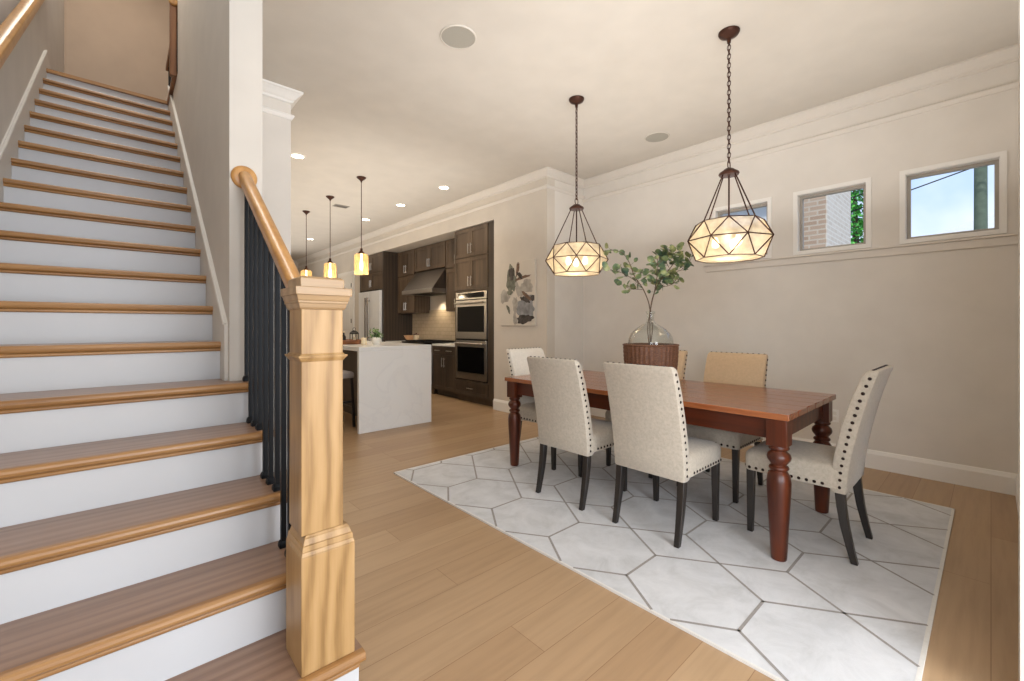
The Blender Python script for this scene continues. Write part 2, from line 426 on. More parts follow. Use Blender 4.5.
# stairwell walls
struct('wall_stair_right', MB().box(.40, 2.53, 0, .545, 5.16, 6.3).box(.40, 5.16, 0, .545, 7.2, 3.63), M['wall_s'], label='tall wall on the right side of the staircase', cat='wall')
struct('wall_stair_left', MB().box(-.67, -.2, 0, -.535, 8.1, 6.3), M['wall_s'], label='tall grey wall on the left side of the staircase', cat='wall')
struct('wall_upstairs', MB().box(-.67, 7.95, 3.48, 3.2, 8.1, 6.3).box(3.2, 4.9, 3.5, 3.3, 8.1, 6.3).box(.545, 4.9, 3.5, 3.2, 5.0, 6.3), M['wall_up'], label='tan wall of the upstairs hall at the top of the stairs', cat='wall')
struct('ceiling_upstairs', MB().box(-.67, 1.6, 6.3, 3.2, 8.1, 6.45), M['ceil'], label='upstairs ceiling over the stairwell', cat='ceiling')

# crown mouldings (profile extruded) and picture bead
def crown_poly(s):   # (offset from wall, z)
    return [(0, H), (.08*s, H), (.08*s, H-.016), (.068*s, H-.024), (.05*s, H-.042), (.03*s, H-.066), (.018*s, H-.076), (.016*s, H-.095), (0, H-.10)]
def bead_poly(s, q=.20): return [(0, H-q-.0), (.010*s, H-q-.003), (.024*s, H-q-.013), (.024*s, H-q-.022), (.010*s, H-q-.048), (0, H-q-.052)]
for nm, axis, at, s, a0, a1 in (('trim_2', 'y', XW, -1, -.137, YJ), ('trim_3', 'y', XK, -1, YJ, YF), ('trim_4', 'x', YJ, -1, XK, XW), ('trim_5', 'x', 4.09, -1, .545, 1.10), ('trim_6', 'y', 1.10, 1, 4.09, YF)):
    m = MB()
    e0 = -1 if nm in ('trim_3', 'trim_4', 'trim_6') else 0; e1 = 1 if nm == 'trim_5' else 0     # mitred outside corners
    for poly in (crown_poly(s), bead_poly(s, .24 if nm == 'trim_2' else .19)):
        def ring(a, e): return [((at+p[0], a+e*abs(p[0]), p[1]) if axis == 'y' else (a+e*abs(p[0]), at+p[0], p[1])) for p in poly]
        m.loft([ring(a0, e0), ring(a1, e1)])
    struct(nm, m, M['crown'] if nm in ('trim_2', 'trim_3', 'trim_4') else M['trim'], label='crown moulding along the wall top', cat='trim')
# baseboards
def base(nm, axis, at, s, a0, a1, mat='trim'):
    poly = [(0, 0), (.018, 0), (.018, .125), (.012, .14), (.006, .155), (0, .158)]
    struct(nm, MB().prism([(at+s*p[0], p[1]) for p in poly], a0, a1, axis), M[mat], label='white baseboard', cat='baseboard')
base('baseboard_right', 'y', XW, -1, -.137, YJ)
base('baseboard_jog', 'x', YJ, -1, XK-.018, XW)
base('baseboard_kitchen', 'y', XK, -1, YJ-.018, NY0)
base('baseboard_kitchen_far', 'y', XK, -1, NY1, 10.1)
base('baseboard_pier', 'x', 4.09, -1, .545, 1.118)
base('baseboard_front', 'x', -.137, 1, 2.24, XW)

# ------------------------------------------------------------------ windows
for i, (a, b_) in enumerate(WY):
    wn = struct('window_%d' % (3-i), MB().box(XW-.012, a-.035, WZ[0]-.03, XW+.001, a, WZ[1]+.035).box(XW-.012, b_, WZ[0]-.03, XW+.001, b_+.035, WZ[1]+.035)
                .box(XW-.012, a, WZ[1], XW+.001, b_, WZ[1]+.035).box(XW-.012, a, WZ[0]-.03, XW+.001, b_, WZ[0]), M['trim'],
                label=['small high window with sky and utility pole, nearest the right edge', 'small high window showing brick and a green tree', 'small high window behind the large pendant lamp'][i], cat='window')
    f = MB(); x0, x1 = XW+.055, XW+.095; g = .028
    f.box(x0, a, WZ[0], x1, a+g, WZ[1]).box(x0, b_-g, WZ[0], x1, b_, WZ[1]).box(x0, a+g, WZ[1]-g, x1, b_-g, WZ[1]).box(x0, a+g, WZ[0], x1, b_-g, WZ[0]+g)
    f.build('window_frame', M['alu'], wn)
    l = MB(); l.box(XW, a, WZ[0], x0, a+.004, WZ[1]).box(XW, b_-.004, WZ[0], x0, b_, WZ[1]).box(XW, a, WZ[1]-.004, x0, b_, WZ[1]).box(XW, a, WZ[0], x0, b_, WZ[0]+.006)
    l.build('window_reveal', M['trim'], wn)
    MB().box(x0+.016, a+g, WZ[0]+g, x0+.02, b_-g, WZ[1]-g).build('glass_pane', M['pane'], wn)
s_ = MB(); s_.box(XW-.022, -.137, 1.90, XW+.0, 2.16, 1.918); s_.box(XW-.012, -.137, 1.835, XW, 2.14, 1.90)
struct('trim_7', s_, M['crown'], label='long sill ledge under the three high windows', cat='trim', bevel=.004)

# far kitchen door on the kitchen wall
d = struct('door_1', MB().box(XK-.03, 10.2, .01, XK-.001, 10.96, 2.44), M['trim'], label='tall white door at the far end of the kitchen wall', cat='door', bevel=.003)
MB().box(XK-.035, 10.1, 0, XK-.001, 10.2, 2.54).box(XK-.035, 10.96, 0, XK-.001, 11.06, 2.54).box(XK-.035, 10.2, 2.44, XK-.001, 10.96, 2.54).build('door_casing', M['trim'], d)
pn = MB()
for z0, z1 in ((.25, 1.0), (1.15, 2.25)): pn.box(XK-.036, 10.32, z0, XK-.03, 10.84, z1)
pn.build('door_panel', M['trim'], d, bevel=.004)
for z in (.35, 1.3, 2.15): MB().box(XK-.042, 10.2, z, XK-.034, 10.225, z+.1).build('hinge', M['blk'], d)
MB().lathe([(.02, 0), (.03, .02), (.02, .05)], n=12).build('door_knob', M['blk'], d, (XK-.036, 10.89, 1.0), (0, -R(90), 0))

# ------------------------------------------------------------------ staircase
rise = .193
yn = [0, 1.345, 1.61, 1.875, 2.15, 2.41] + [1.394+(k-1)*.2541 for k in range(6, 20)]   # nosing y of tread k
st = thing('staircase', 'straight wooden staircase with brown treads and white risers climbing on the left', 'staircase', (0, 1.345, 0))
SY = 1.345
XL, XR, XO = -.535, .40, .515
for k in range(1, 19):
    zt = k*rise; y0 = yn[k]; y1 = yn[k+1]+.027
    xr = .585 if k == 1 else XO if k <= 4 else XR
    m = MB(); tk = .032
    m.mi = 0; m.box(XL, y0+.03-SY, zt-tk, xr, y1-SY, zt)
    m.mi = 1
    pts = [(y0+.03, zt-tk), (y0+.03, zt)] + [(y0+.014-.014*math.sin(R(a)), zt-tk/2+tk/2*math.cos(R(a))) for a in (0, 30, 60, 90, 120, 150, 180)]
    m.prism([(p[0]-SY, p[1]) for p in pts], XL, xr, 'x')
    if k == 5:   # the part of tread five in front of the wall end
        m.mi = 0; m.box(XR, y0+.03-SY, zt-tk, XO, 2.53-SY, zt); m.mi = 1; m.prism([(p[0]-SY, p[1]) for p in pts], XR, XO, 'x')
    if k <= 4:
        pass
    m.build('tread', [M['tread'], M['nosing']], st, smooth=False)
    xr2 = .572 if k == 1 else .50 if k <= 5 else XR
    MB().box(XL, y0+.027-SY, (k-1)*rise, xr2, y0+.045-SY, zt-tk).build('riser', M['riser'], st)
    MB().box(XL, y0+.012-SY, zt-tk-.016, xr2, y0+.027-SY, zt-tk).build('cove_trim', M['nosing'], st, bevel=.006)
# top floor edge (nosing and landing floor)
zt = 19*rise
m = MB(); m.mi = 1; m.box(XL, yn[19]-SY, zt-.032, XR, yn[19]+.04-SY, zt); m.mi = 0; m.box(XL, yn[19]+.04-SY, zt-.032, XR, 7.2-SY, zt)
m.build('landing', [M['tread'], M['nosing']], st)
MB().box(XL, yn[19]+.027-SY, 18*rise, XR, yn[19]+.045-SY, zt-.032).build('riser', M['riser'], st)
struct('floor_upstairs', MB().box(XL, 7.2, zt-.032, 3.2, 7.95, zt).box(.545, 5.0, zt-.032, 3.2, 7.2, zt), M['tread'], label='upstairs hall floor at the top of the stairs', cat='floor')
# skirt boards
slope = (yn[19]-yn[6])/13
def nz(y): return rise*(6+(y-yn[6])/.2541)
for x0, x1, ys0 in ((XR-.016, XR, 2.565), (XL, XL+.016, 1.2)):
    poly = [(ys0, nz(ys0)-.45), (7.0, nz(6.1)-.35), (7.0, zt+.15), (6.15, zt+.15), (5.98, nz(5.98)+.16), (ys0, nz(ys0)+.165)]
    MB().prism([(p[0]-SY, p[1]) for p in poly], x0, x1, 'x').build('skirt_board', M['skirt'], st)
    MB().tube([(x0 if x0 > 0 else x1, ys0-SY, nz(ys0)+.165), (x0 if x0 > 0 else x1, 5.98-SY, nz(5.98)+.16)], .008, 6).build('skirt_moulding', M['skirt'], st)
# open side stringer below treads 1-4 and closed body
m = MB()
for k in range(1, 6):
    m.box(.487, yn[k]+.045-SY, 0, .50, (yn[k+1]+.045 if k < 5 else 2.529)-SY, k*rise-.032)
m.build('stringer', M['riser'], st)
m = MB(); m.prism([(.045, 0), (2.4, 0), (2.4, 9*rise), (.045, 0.15)], XL, .53, 'x')
# scotia return under first tread end
MB().box(.56, .05, 0, .572, .29, rise-.032).build('stringer', M['riser'], st)

# ------------------------------------------------------------------ railing: newel, balusters, rail
RX = .468
rl = thing('stair_railing', 'stair railing with golden oak box newel post, oak handrail and black iron balusters', 'railing', (.479, 1.454, rise))
bx, by, bz = .479, 1.454, rise
nw = MB(); hb = .081; hs = .063
nw.box(-hb, -hb, 0, hb, hb, .355)
nw.build('newel_base', M['newel'], rl, bevel=.003)
def frus(m, h0, z0, h1, z1):
    m.hexa([(-h0, -h0, z0), (h0, -h0, z0), (h0, h0, z0), (-h0, h0, z0), (-h1, -h1, z1), (h1, -h1, z1), (h1, h1, z1), (-h1, h1, z1)]); return m
m = MB(); frus(m, hb, .355, hb-.004, .368); frus(m, hb-.004, .368, hb-.006, .385); frus(m, hb-.008, .385, hs+.004, .405); frus(m, hs+.004, .405, hs, .412)
m.build('base_moulding', M['newel'], rl, bevel=.0015)
frus(MB(), hs, .412, hs-.001, 1.10).build('newel_shaft', M['newel'], rl, (-.013, 0, 0), bevel=.002)
m = MB(); frus(m, hs, .938, hs+.008, .95); frus(m, hs+.010, .95, hs+.011, .957); frus(m, hs+.005, .957, hs, .963)
m.build('collar_moulding', M['newel'], rl, (-.013, 0, 0), bevel=.0015)
m = MB(); frus(m, hs+.002, 1.098, hs+.006, 1.103); frus(m, hs+.006, 1.103, hs+.009, 1.117); frus(m, hs+.011, 1.117, hs+.012, 1.125); frus(m, hs+.012, 1.125, hs+.017, 1.142); frus(m, hs+.020, 1.142, hs+.021, 1.166)
m.build('cap_moulding', M['newel_top'], rl, (-.013, 0, 0), bevel=.0015)
m = MB(); frus(m, hs+.003, 1.166, hs+.003, 1.194); frus(m, hs+.003, 1.194, hs-.006, 1.200)
m.build('newel_cap', M['newel_top'], rl, (-.013, 0, 0), bevel=.002)
# handrail
A = Vector((RX-.006, 1.50, 1.268)); B = Vector((RX-.006, 2.515, 1.988))
dr = (B-A).normalized(); nx = Vector((1, 0, 0)); nu = dr.cross(nx); nu = nu if nu.z > 0 else -nu
prof = [(-.028, -.034), (.028, -.034), (.030, -.012), (.034, .004), (.032, .022), (.020, .034), (0, .038), (-.020, .034), (-.032, .022), (-.034, .004), (-.030, -.012)]
O = Vector((bx, by, bz))
hr = MB().loft([[tuple(P_+nx*a*.8+nu*b_*.82-O) for a, b_ in prof] for P_ in (A, B)]).build('handrail', M['rail'], rl, bevel=.003)
MB().lathe([(.058, 0), (.058, .008), (.05, .016), (.042, .018)], n=32).build('rosette', M['rail'], hr, (RX-.006-bx, 2.528-by, 1.988-bz), (R(90), 0, 0), bevel=.002)
bys = [1.655, 1.747, 1.838, 1.93, 2.028, 2.122, 2.218, 2.312, 2.405, 2.495]
def tread_top(y):
    k = max(i for i in range(1, 20) if yn[i] <= y); 
    return k*rise
for y in bys:
    zt = tread_top(y+.005) if y != 2.405 else 4*rise
    if y < 2.41 and zt > 4*rise: zt = 4*rise
    ztop = A.z+(y-A.y)*(B.z-A.z)/(B.y-A.y)-.028
    b_ = MB().box(-.009, -.009, 0, .009, .009, ztop-zt).build('baluster', M['iron'], rl, (RX-bx, y-by, zt-bz))
    sh = MB(); sh.box(-.0165, -.0165, 0, .0165, .0165, .016); frus(sh, .0165, .016, .011, .027)
    sh.build('shoe', M['iron'], b_, bevel=.002)

# wall handrail on the left
A = Vector((-.455, 2.1, nz(2.1)+.965)); B = Vector((-.455, 6.1, nz(6.1)+.965)); dr = (B-A).normalized(); nu = dr.cross(nx); nu = nu if nu.z > 0 else -nu
wr = thing('wall_handrail', 'oak handrail fixed along the left stair wall', 'handrail', tuple(A))
MB().loft([[tuple(P_+nx*a+nu*b_*1.15-A) for a, b_ in prof] for P_ in (A, B)]).build('rail', M['rail'], wr, bevel=.003)
for y in (2.4, 3.6, 4.8, 5.8):
    z = A.z+(y-A.y)*(B.z-A.z)/(B.y-A.y)-A.z-.045
    MB().tube([(-.0, y-A.y, z+.01), (-.02, y-A.y, z-.03), (-.08, y-A.y, z-.045)], .007, 8).build('bracket', M['iron'], wr)
# upstairs rail end
up = thing('upstairs_guardrail', 'dark brown newel post and black balusters guarding the hall at the top of the stairs', 'railing', (.40, 5.2, 3.632))
MB().box(-.058, -.03, -.03, -.006, .02, .72).build('newel_post', M['rail_d'], up, bevel=.004)
MB().box(-.03, .02, -.0, .10, 1.95, .04).build('floor_nosing', M['rail_d'], up, bevel=.004)
MB().box(.03, .0, .90, .09, 1.95, .96).build('handrail', M['rail_d'], up, bevel=.006)
for k in range(17): MB().box(.052, .06+k*.11, .04, .068, .076+k*.11, .90).build('baluster', M['iron'], up)
MB().lathe([(.036, 0), (.036, .012), (.026, .02)], n=20).build('rosette', M['rail'], up, (-.032, -.031, .66), (R(90), 0, 0))

# ------------------------------------------------------------------ rug
RX0, RX1, RY0, RY1 = 1.70, 4.155, .165, 3.36
rug = MB(); T = .011
rug.mi = 0; rug.box(RX0, RY0, .0, RX1, RY1, T)
rug.mi = 2
for q in ((RX0, RY0, RX1, RY0+.01), (RX0, RY1-.01, RX1, RY1), (RX0, RY0, RX0+.006, RY1), (RX1-.01, RY0, RX1, RY1)):
    rug.box(q[0]-.002, q[1]-.002, .0005, q[2]+.002, q[3]+.002, T+.0006)
rug.mi = 1
def clip(p, q, x0, y0, x1, y1):
    t0, t1 = 0, 1; dx, dy = q[0]-p[0], q[1]-p[1]
    for pp, qq in ((-dx, p[0]-x0), (dx, x1-p[0]), (-dy, p[1]-y0), (dy, y1-p[1])):
        if abs(pp) < 1e-9:
            if qq < 0: return None
        else:
            r_ = qq/pp
            if pp < 0: t0 = max(t0, r_)
            else: t1 = min(t1, r_)
    return None if t0 >= t1 else ((p[0]+t0*dx, p[1]+t0*dy), (p[0]+t1*dx, p[1]+t1*dy))
zl = T+.0008
for i in range(-1, 5):
    for k in range(-3, 9):
        x = 1.85+i*.6175; y = .682+k*.5225
        for p, q in (((x, y), (x+.275, y)), ((x+.275, y), (x+.6175, y+.5225)), ((x+.275, y), (x+.6175, y-.5225))):
            r_ = clip(p, q, RX0+.008, RY0+.012, RX1-.01, RY1-.01)
            if not r_: continue
            p, q = r_; d_ = Vector((q[0]-p[0], q[1]-p[1], 0))
            if d_.length < .01: continue
            n_ = Vector((-d_.y, d_.x, 0)).normalized()*.0065; d_ = d_.normalized()*.003
            p = Vector((p[0], p[1], zl)); q = Vector((q[0], q[1], zl))
            rug.quad(p-n_-d_, q-n_+d_, q+n_+d_, p+n_-d_)
ro = rug.build('area_rug', [M['rug'], M['rug_line'], M['rug_edge']], None)
tag(ro, 'large pale grey rug with thin taupe geometric lines under the dining table', 'rug')
RT = T+.001

# ------------------------------------------------------------------ dining table
tb = thing('dining_table', 'long reddish cherry wood farmhouse dining table with turned legs', 'table', (3.025, 1.790, RT))
m = MB(); W2, L2 = .503, 1.10; z0, z1 = .752-RT, .785-RT
nb = 6
for i in range(nb):
    x0 = -W2+i*2*W2/nb; x1 = x0+2*W2/nb
    m.box(x0+.0006, -L2, z0, x1-.0006, L2, z1)
m.build('tabletop', M['table_y'], tb, bevel=.003)
m = MB(); za, zb = .64-RT, .752-RT
for s in (-1, 1):
    m.box(min(s*(W2-.045), s*(W2-.07)), -L2+.10, za, max(s*(W2-.045), s*(W2-.07)), L2-.12, zb)
    m.box(-W2+.13, min(s*(L2-.045), s*(L2-.07)), za, W2-.13, max(s*(L2-.045), s*(L2-.07)), zb)
m.build('apron', M['table_s'], tb, bevel=.002)
legp = [(.034, 0), (.036, .004), (.038, .02), (.043, .12), (.050, .26), (.056, .36), (.057, .41), (.052, .445), (.041, .462), (.036, .468), (.045, .474), (.048, .482), (.045, .490), (.034, .497), (.042, .508), (.054, .525), (.057, .54), (.052, .556), (.038, .570), (.036, .574), (.047, .582), (.049, .589), (.045, .597), (.045, .602)]
for sx in (-1, 1):
    for sy in (-1, 1):
        m = MB(); m.lathe(legp, (0, 0, 0), 32); m.box(-.048, -.048, .60, .048, .048, .751-RT)
        m.build('leg', M['table_z'], tb, (sx*(W2-(.088 if sx > 0 else .053)), sy*(L2-(.060 if sy < 0 else .075)), 0), bevel=.002)

# ------------------------------------------------------------------ dining chairs (front = +y)
_n = MB().dome((0, 0, 0), (0, 0, 1), 0.0092, .006, 8).build('nailhead', M['nail'], None, smooth=True)
NAIL = _n.data; bpy.data.objects.remove(_n)
def chair_proto(mat_back, mat_seat, name='dining_chair'):
    t = thing(name, 'chair', 'chair')
    # seat
    secs = []
    hw, yb, yf = .238, -.20, .262
    def rr(hw, y0, y1, z, r=.035, crown=0):
        pts = []
        for cx, cy, a0 in ((hw-r, y1-r, 0), (-hw+r, y1-r, 90), (-hw+r, y0+.01, 180), (hw-r, y0+.01, 270)):
            for a in (0, 30, 60, 90):
                aa = R(a0+a); rad = r if a0 < 180 else .01
                cxx = cx if a0 < 180 else (hw-.01 if a0 == 270 else -hw+.01)
                pts.append((cxx+rad*math.cos(aa), cy+rad*math.sin(aa), z))
        return pts
    for z, inset in ((.372, .004), (.376, 0), (.45, 0), (.468, .003), (.484, .012), (.495, .03), (.503, .07), (.506, .12)):
        secs.append(rr(hw-inset, yb+inset*.2, yf-inset, z, max(.035-inset*.2, .02)))
    MB().loft(secs).build('seat', mat_seat, t, smooth=True)
    # back: stations along height
    rings = []
    for z, yc, th, w_ in ((.352, -.196, .066, .226), (.36, -.197, .074, .231), (.45, -.202, .078, .232), (.55, -.211, .078, .232), (.70, -.229, .076, .231), (.85, -.254, .072, .230), (.95, -.277, .067, .229), (.985, -.288, .063, .2285), (.998, -.293, .052, .224), (1.004, -.295, .034, .218)):
        yc -= .045*max(0, (z-.45)/.55)**1.3
        h2 = th/2; r = min(.014, h2*.6); pts = []
        for cx, cy, a0 in ((w_-r, h2-r, 0), (-w_+r, h2-r, 90), (-w_+r, -h2+r, 180), (w_-r, -h2+r, 270)):
            for a in (0, 45, 90):
                aa = R(a0+a); pts.append((cx+r*math.cos(aa), yc+cy+r*math.sin(aa), z-(cy*.18 if z > .9 else 0)))
        rings.append(pts)
    MB().loft(rings).build('backrest', mat_back, t, smooth=True)
    def yc_at(z):
        st_ = ((.36, -.197), (.45, -.202), (.55, -.211), (.70, -.229), (.85, -.254), (.95, -.277), (.985, -.288))
        for (a, ya), (b2, yb2) in zip(st_, st_[1:]):
            if a <= z <= b2: return ya+(yb2-ya)*(z-a)/(b2-a)-.045*max(0, (z-.45)/.55)**1.3
        return -.288-.045
    def nail(p, nrm):
        o = bpy.data.objects.new('nailhead', NAIL); COL.objects.link(o); o.parent = t; o.location = p
        o.rotation_mode = 'QUATERNION'; o.rotation_quaternion = Vector(nrm).to_track_quat('Z', 'Y')
    for s in (-1, 1):
        z = .385
        while z < .985:
            nail((s*(.2305 if z < .9 else .2285), yc_at(z)-.004, z), (s, 0, 0)); z += .0385
        y = -.13
        while y < .235:
            nail((s*.2375, y, .390), (s, 0, 0)); y += .036
    x = -.205
    while x < .21:
        nail((x, -.338, 1.0035), (0, -.2, 1))
        nail((x*.98, .2615, .390), (0, 1, 0)); x += .041
    # legs
    for s in (-1, 1):
        m = MB(); w2 = .021; w3 = .015; x = s*.205; y = .235
        m.hexa([(x-w3, y-w3, 0), (x+w3, y-w3, 0), (x+w3, y+w3, 0), (x-w3, y+w3, 0), (x-w2, y-w2-.004, .38), (x+w2, y-w2-.004, .38), (x+w2, y+w2-.004, .38), (x-w2, y+w2-.004, .38)])
        m.build('leg', M['espresso'], t, bevel=.003)
        secs = []
        for z, yy, w_ in ((0, -.262, .015), (.08, -.243, .0165), (.18, -.222, .019), (.28, -.208, .0205), (.375, -.20, .0215)):
            x = s*.203; secs.append([(x-w_, yy-w_, z), (x+w_, yy-w_, z), (x+w_, yy+w_, z), (x-w_, yy+w_, z)])
        MB().loft(secs).build('leg', M['espresso'], t, bevel=.003)
    return t
G = 'upholstered dining chairs around the table'
ch0 = chair_proto(M['linen'], M['linen'])
ch_t = chair_proto(M['linen_t'], M['linen'])
ch_w = chair_proto(M['linen_w'], M['linen'])
def place(ch, x, y, rz, label):
    ch.location = (x, y, RT); ch.rotation_euler = (0, 0, rz); tag(ch, label, 'chair', G)
place(ch0, 2.545, 2.035, -R(90), 'oatmeal nailhead chair seen from behind, the farther of the two on the near long side')
c2 = copy_tree(ch0); place(c2, 2.555, 1.372, -R(90), 'oatmeal nailhead chair seen from behind in front of the glass vase, nearest the camera')
c3 = copy_tree(ch0); place(c3, 3.01, .733, R(0), 'oatmeal nailhead chair at the right head of the table, seen from its side')
place(ch_t, 3.405, 1.395, R(90), 'nailhead chair with tan inner back on the far long side, seen over the tabletop')
c5 = copy_tree(ch_t); place(c5, 3.41, 2.045, R(90), 'nailhead chair on the far long side, mostly hidden behind the wicker basket')
place(ch_w, 2.945, 2.735, R(180), 'nailhead chair with pale cream back at the far left head of the table')

# ------------------------------------------------------------------ vase in basket with branches
TZ = .785
VX, VY = 2.998, 1.742
vs = thing('demijohn_vase', 'large clear glass demijohn set in a brown wicker basket on the dining table', 'vase', (VX, VY, TZ))
def wf(r, z, a):
    row = int(z/.0165+.5); return r+.0030*math.cos(36*a)+.0018*math.cos(72*a)*(1 if row % 2 else -1)
pr = []; n_ = 20
for i in range(n_*2+1):
    z = i*.00825; rr_ = .172+.028*math.sin(min(z/.33, 1)*math.pi*.5); pr.append((rr_-(.002 if i % 2 else 0), z))
bk = MB(); bk.lathe(pr, n=176, cap=False, fn=wf); bk.lathe([(0.001, .004), (.172, .004)], n=48, cap=False)
bk.lathe([(.196, .326), (.204, .328), (.207, .335), (.203, .342), (.194, .343), (.188, .338), (.188, .30)], n=64, cap=False)
bk.build('basket', M['wicker'], vs, smooth=True).scale = (1, 1, .925)
gl = [(.02, .01), (.15, .012), (.158, .03), (.165, .15), (.168, .30), (.168, .345), (.162, .385), (.145, .425), (.112, .462), (.072, .49), (.042, .508), (.029, .522), (.026, .545), (.026, .585), (.033, .592), (.035, .600), (.033, .606), (.026, .607)]
MB().lathe(gl, n=48, cap=False).build('glass_bottle', M['glass'], vs, smooth=True).scale = (1, 1, .93)
rdir = Vector((.7418, -.6706, 0)); fdir = Vector((.6706, .7418, 0))
def branch(label, path, twigs, seed, leaf_n):
    """path in (side, height, depth) metres from the vase foot"""
    rnd = random.Random(seed); V = Vector((VX, VY, TZ))
    th = thing('leafy_branch', label, 'branch', (VX, VY, TZ+.06), group='cut green branches standing in the glass bottle')
    base_ = Vector((0, 0, -.06))
    cv = lambda p: rdir*p[0]+fdir*p[2]+Vector((0, 0, p[1]))+base_
    st = MB(); lv = MB(); paths = [(path, .0055, .0025)]+[(t_, .0025, .0012) for t_ in twigs]
    for pth, r0, r1 in paths:
        P = [cv(p) for p in pth]; n = len(P)
        # resample smooth (catmull-rom)
        out = []
        for i in range(n-1):
            p0, p1, p2, p3 = P[max(i-1, 0)], P[i], P[i+1], P[min(i+2, n-1)]
            for k in range(5):
                u = k/5; out.append(.5*((2*p1)+(-p0+p2)*u+(2*p0-5*p1+4*p2-p3)*u*u+(-p0+3*p1-3*p2+p3)*u**3))
        out.append(P[-1])
        st.tube(out, [r0+(r1-r0)*i/(len(out)-1) for i in range(len(out))], 6)
        # leaves along upper part
        start = int(len(out)*(.45 if pth is path else .15))
        for i in range(start, len(out)):
            cnt = leaf_n if i < len(out)-1 else leaf_n+2
            for q in range(cnt):
                if rnd.random() < .12: continue
                p = out[i]; a = rnd.uniform(0, 2*math.pi); el = rnd.uniform(-.5, .9)
                d_ = Vector((math.cos(a)*math.cos(el), math.sin(a)*math.cos(el), math.sin(el))); L = rnd.uniform(.040, .064); Wd = L*rnd.uniform(.36, .46)
                side = d_.cross(Vector((rnd.uniform(-1, 1), rnd.uniform(-1, 1), rnd.uniform(-1, 1)))).normalized(); up_ = side.cross(d_).normalized()
                b0 = p+d_*rnd.uniform(.015, .04)
                st.tube([p, b0], .0009, 4)
                c0 = lv.bm.verts.new(b0); ring = []
                prof_ = [(.12, .55), (.35, .95), (.62, 1.0), (.86, .62), (1.0, 0)]
                Lf = [lv.bm.verts.new(b0+d_*L*u+side*Wd*w_+up_*.004*math.sin(u*3)) for u, w_ in prof_[:-1]]
                Rt = [lv.bm.verts.new(b0+d_*L*u-side*Wd*w_+up_*.004*math.sin(u*3)) for u, w_ in prof_[:-1]]
                Md = [lv.bm.verts.new(b0+d_*L*u-up_*.003) for u, w_ in prof_[:-1]]; tip = lv.bm.verts.new(b0+d_*L)
                for A_, s_ in ((Lf, 1), (Rt, -1)):
                    lv.bm.faces.new((c0, A_[0], Md[0]))
                    for k in range(3): lv.bm.faces.new((A_[k], A_[k+1], Md[k+1], Md[k]))
                    lv.bm.faces.new((A_[3], tip, Md[3]))
    st.build('stem', M['bark'], th, smooth=True); lv.build('foliage', M['leaf'], th, smooth=True)
branch('leafy green branch arching left out of the glass bottle', [(.05, .05, .03), (-.02, .4, 0), (-.004, .58, 0), (-.055, .72, -.02), (-.13, .83, -.03), (-.165, .93, -.02), (-.215, 1.01, 0), (-.30, 1.04, .02)],
       [[(-.09, .77, -.02), (-.17, .82, -.05), (-.25, .86, -.05), (-.315, .875, -.04)], [(-.06, .73, 0), (-.14, .74, .03), (-.19, .76, .04)], [(-.1, .79, 0), (-.06, .86, .05), (-.02, .86, .06)]], 3, 1)
branch('leafy green branch leaning right out of the glass bottle', [(-.05, .06, 0), (.01, .4, -.01), (.003, .58, .005), (.04, .72, .02), (.11, .84, .03), (.16, .90, .02), (.19, .96, 0), (.18, 1.01, 0)],
       [[(.1, .82, .02), (.17, .85, .0), (.24, .89, -.02), (.30, .955, -.02)], [(.07, .78, .02), (.13, .76, .05), (.19, .78, .06), (.225, .82, .06)], [(.15, .9, .02), (.12, .95, .0), (.13, 1.0, -.02), (.16, 1.04, -.02)]], 11, 2)
branch('upright leafy green branch in the middle of the glass bottle', [(0, .06, -.04), (.0, .4, .01), (.0, .58, -.005), (.03, .74, -.02), (.045, .86, -.03), (.045, .93, -.03), (.04, .98, -.04)],
       [[(.03, .74, -.02), (.03, .82, -.06), (.0, .86, -.08)], [(.045, .91, -.03), (.09, .97, -.04), (.11, 1.0, -.05)]], 23, 1)

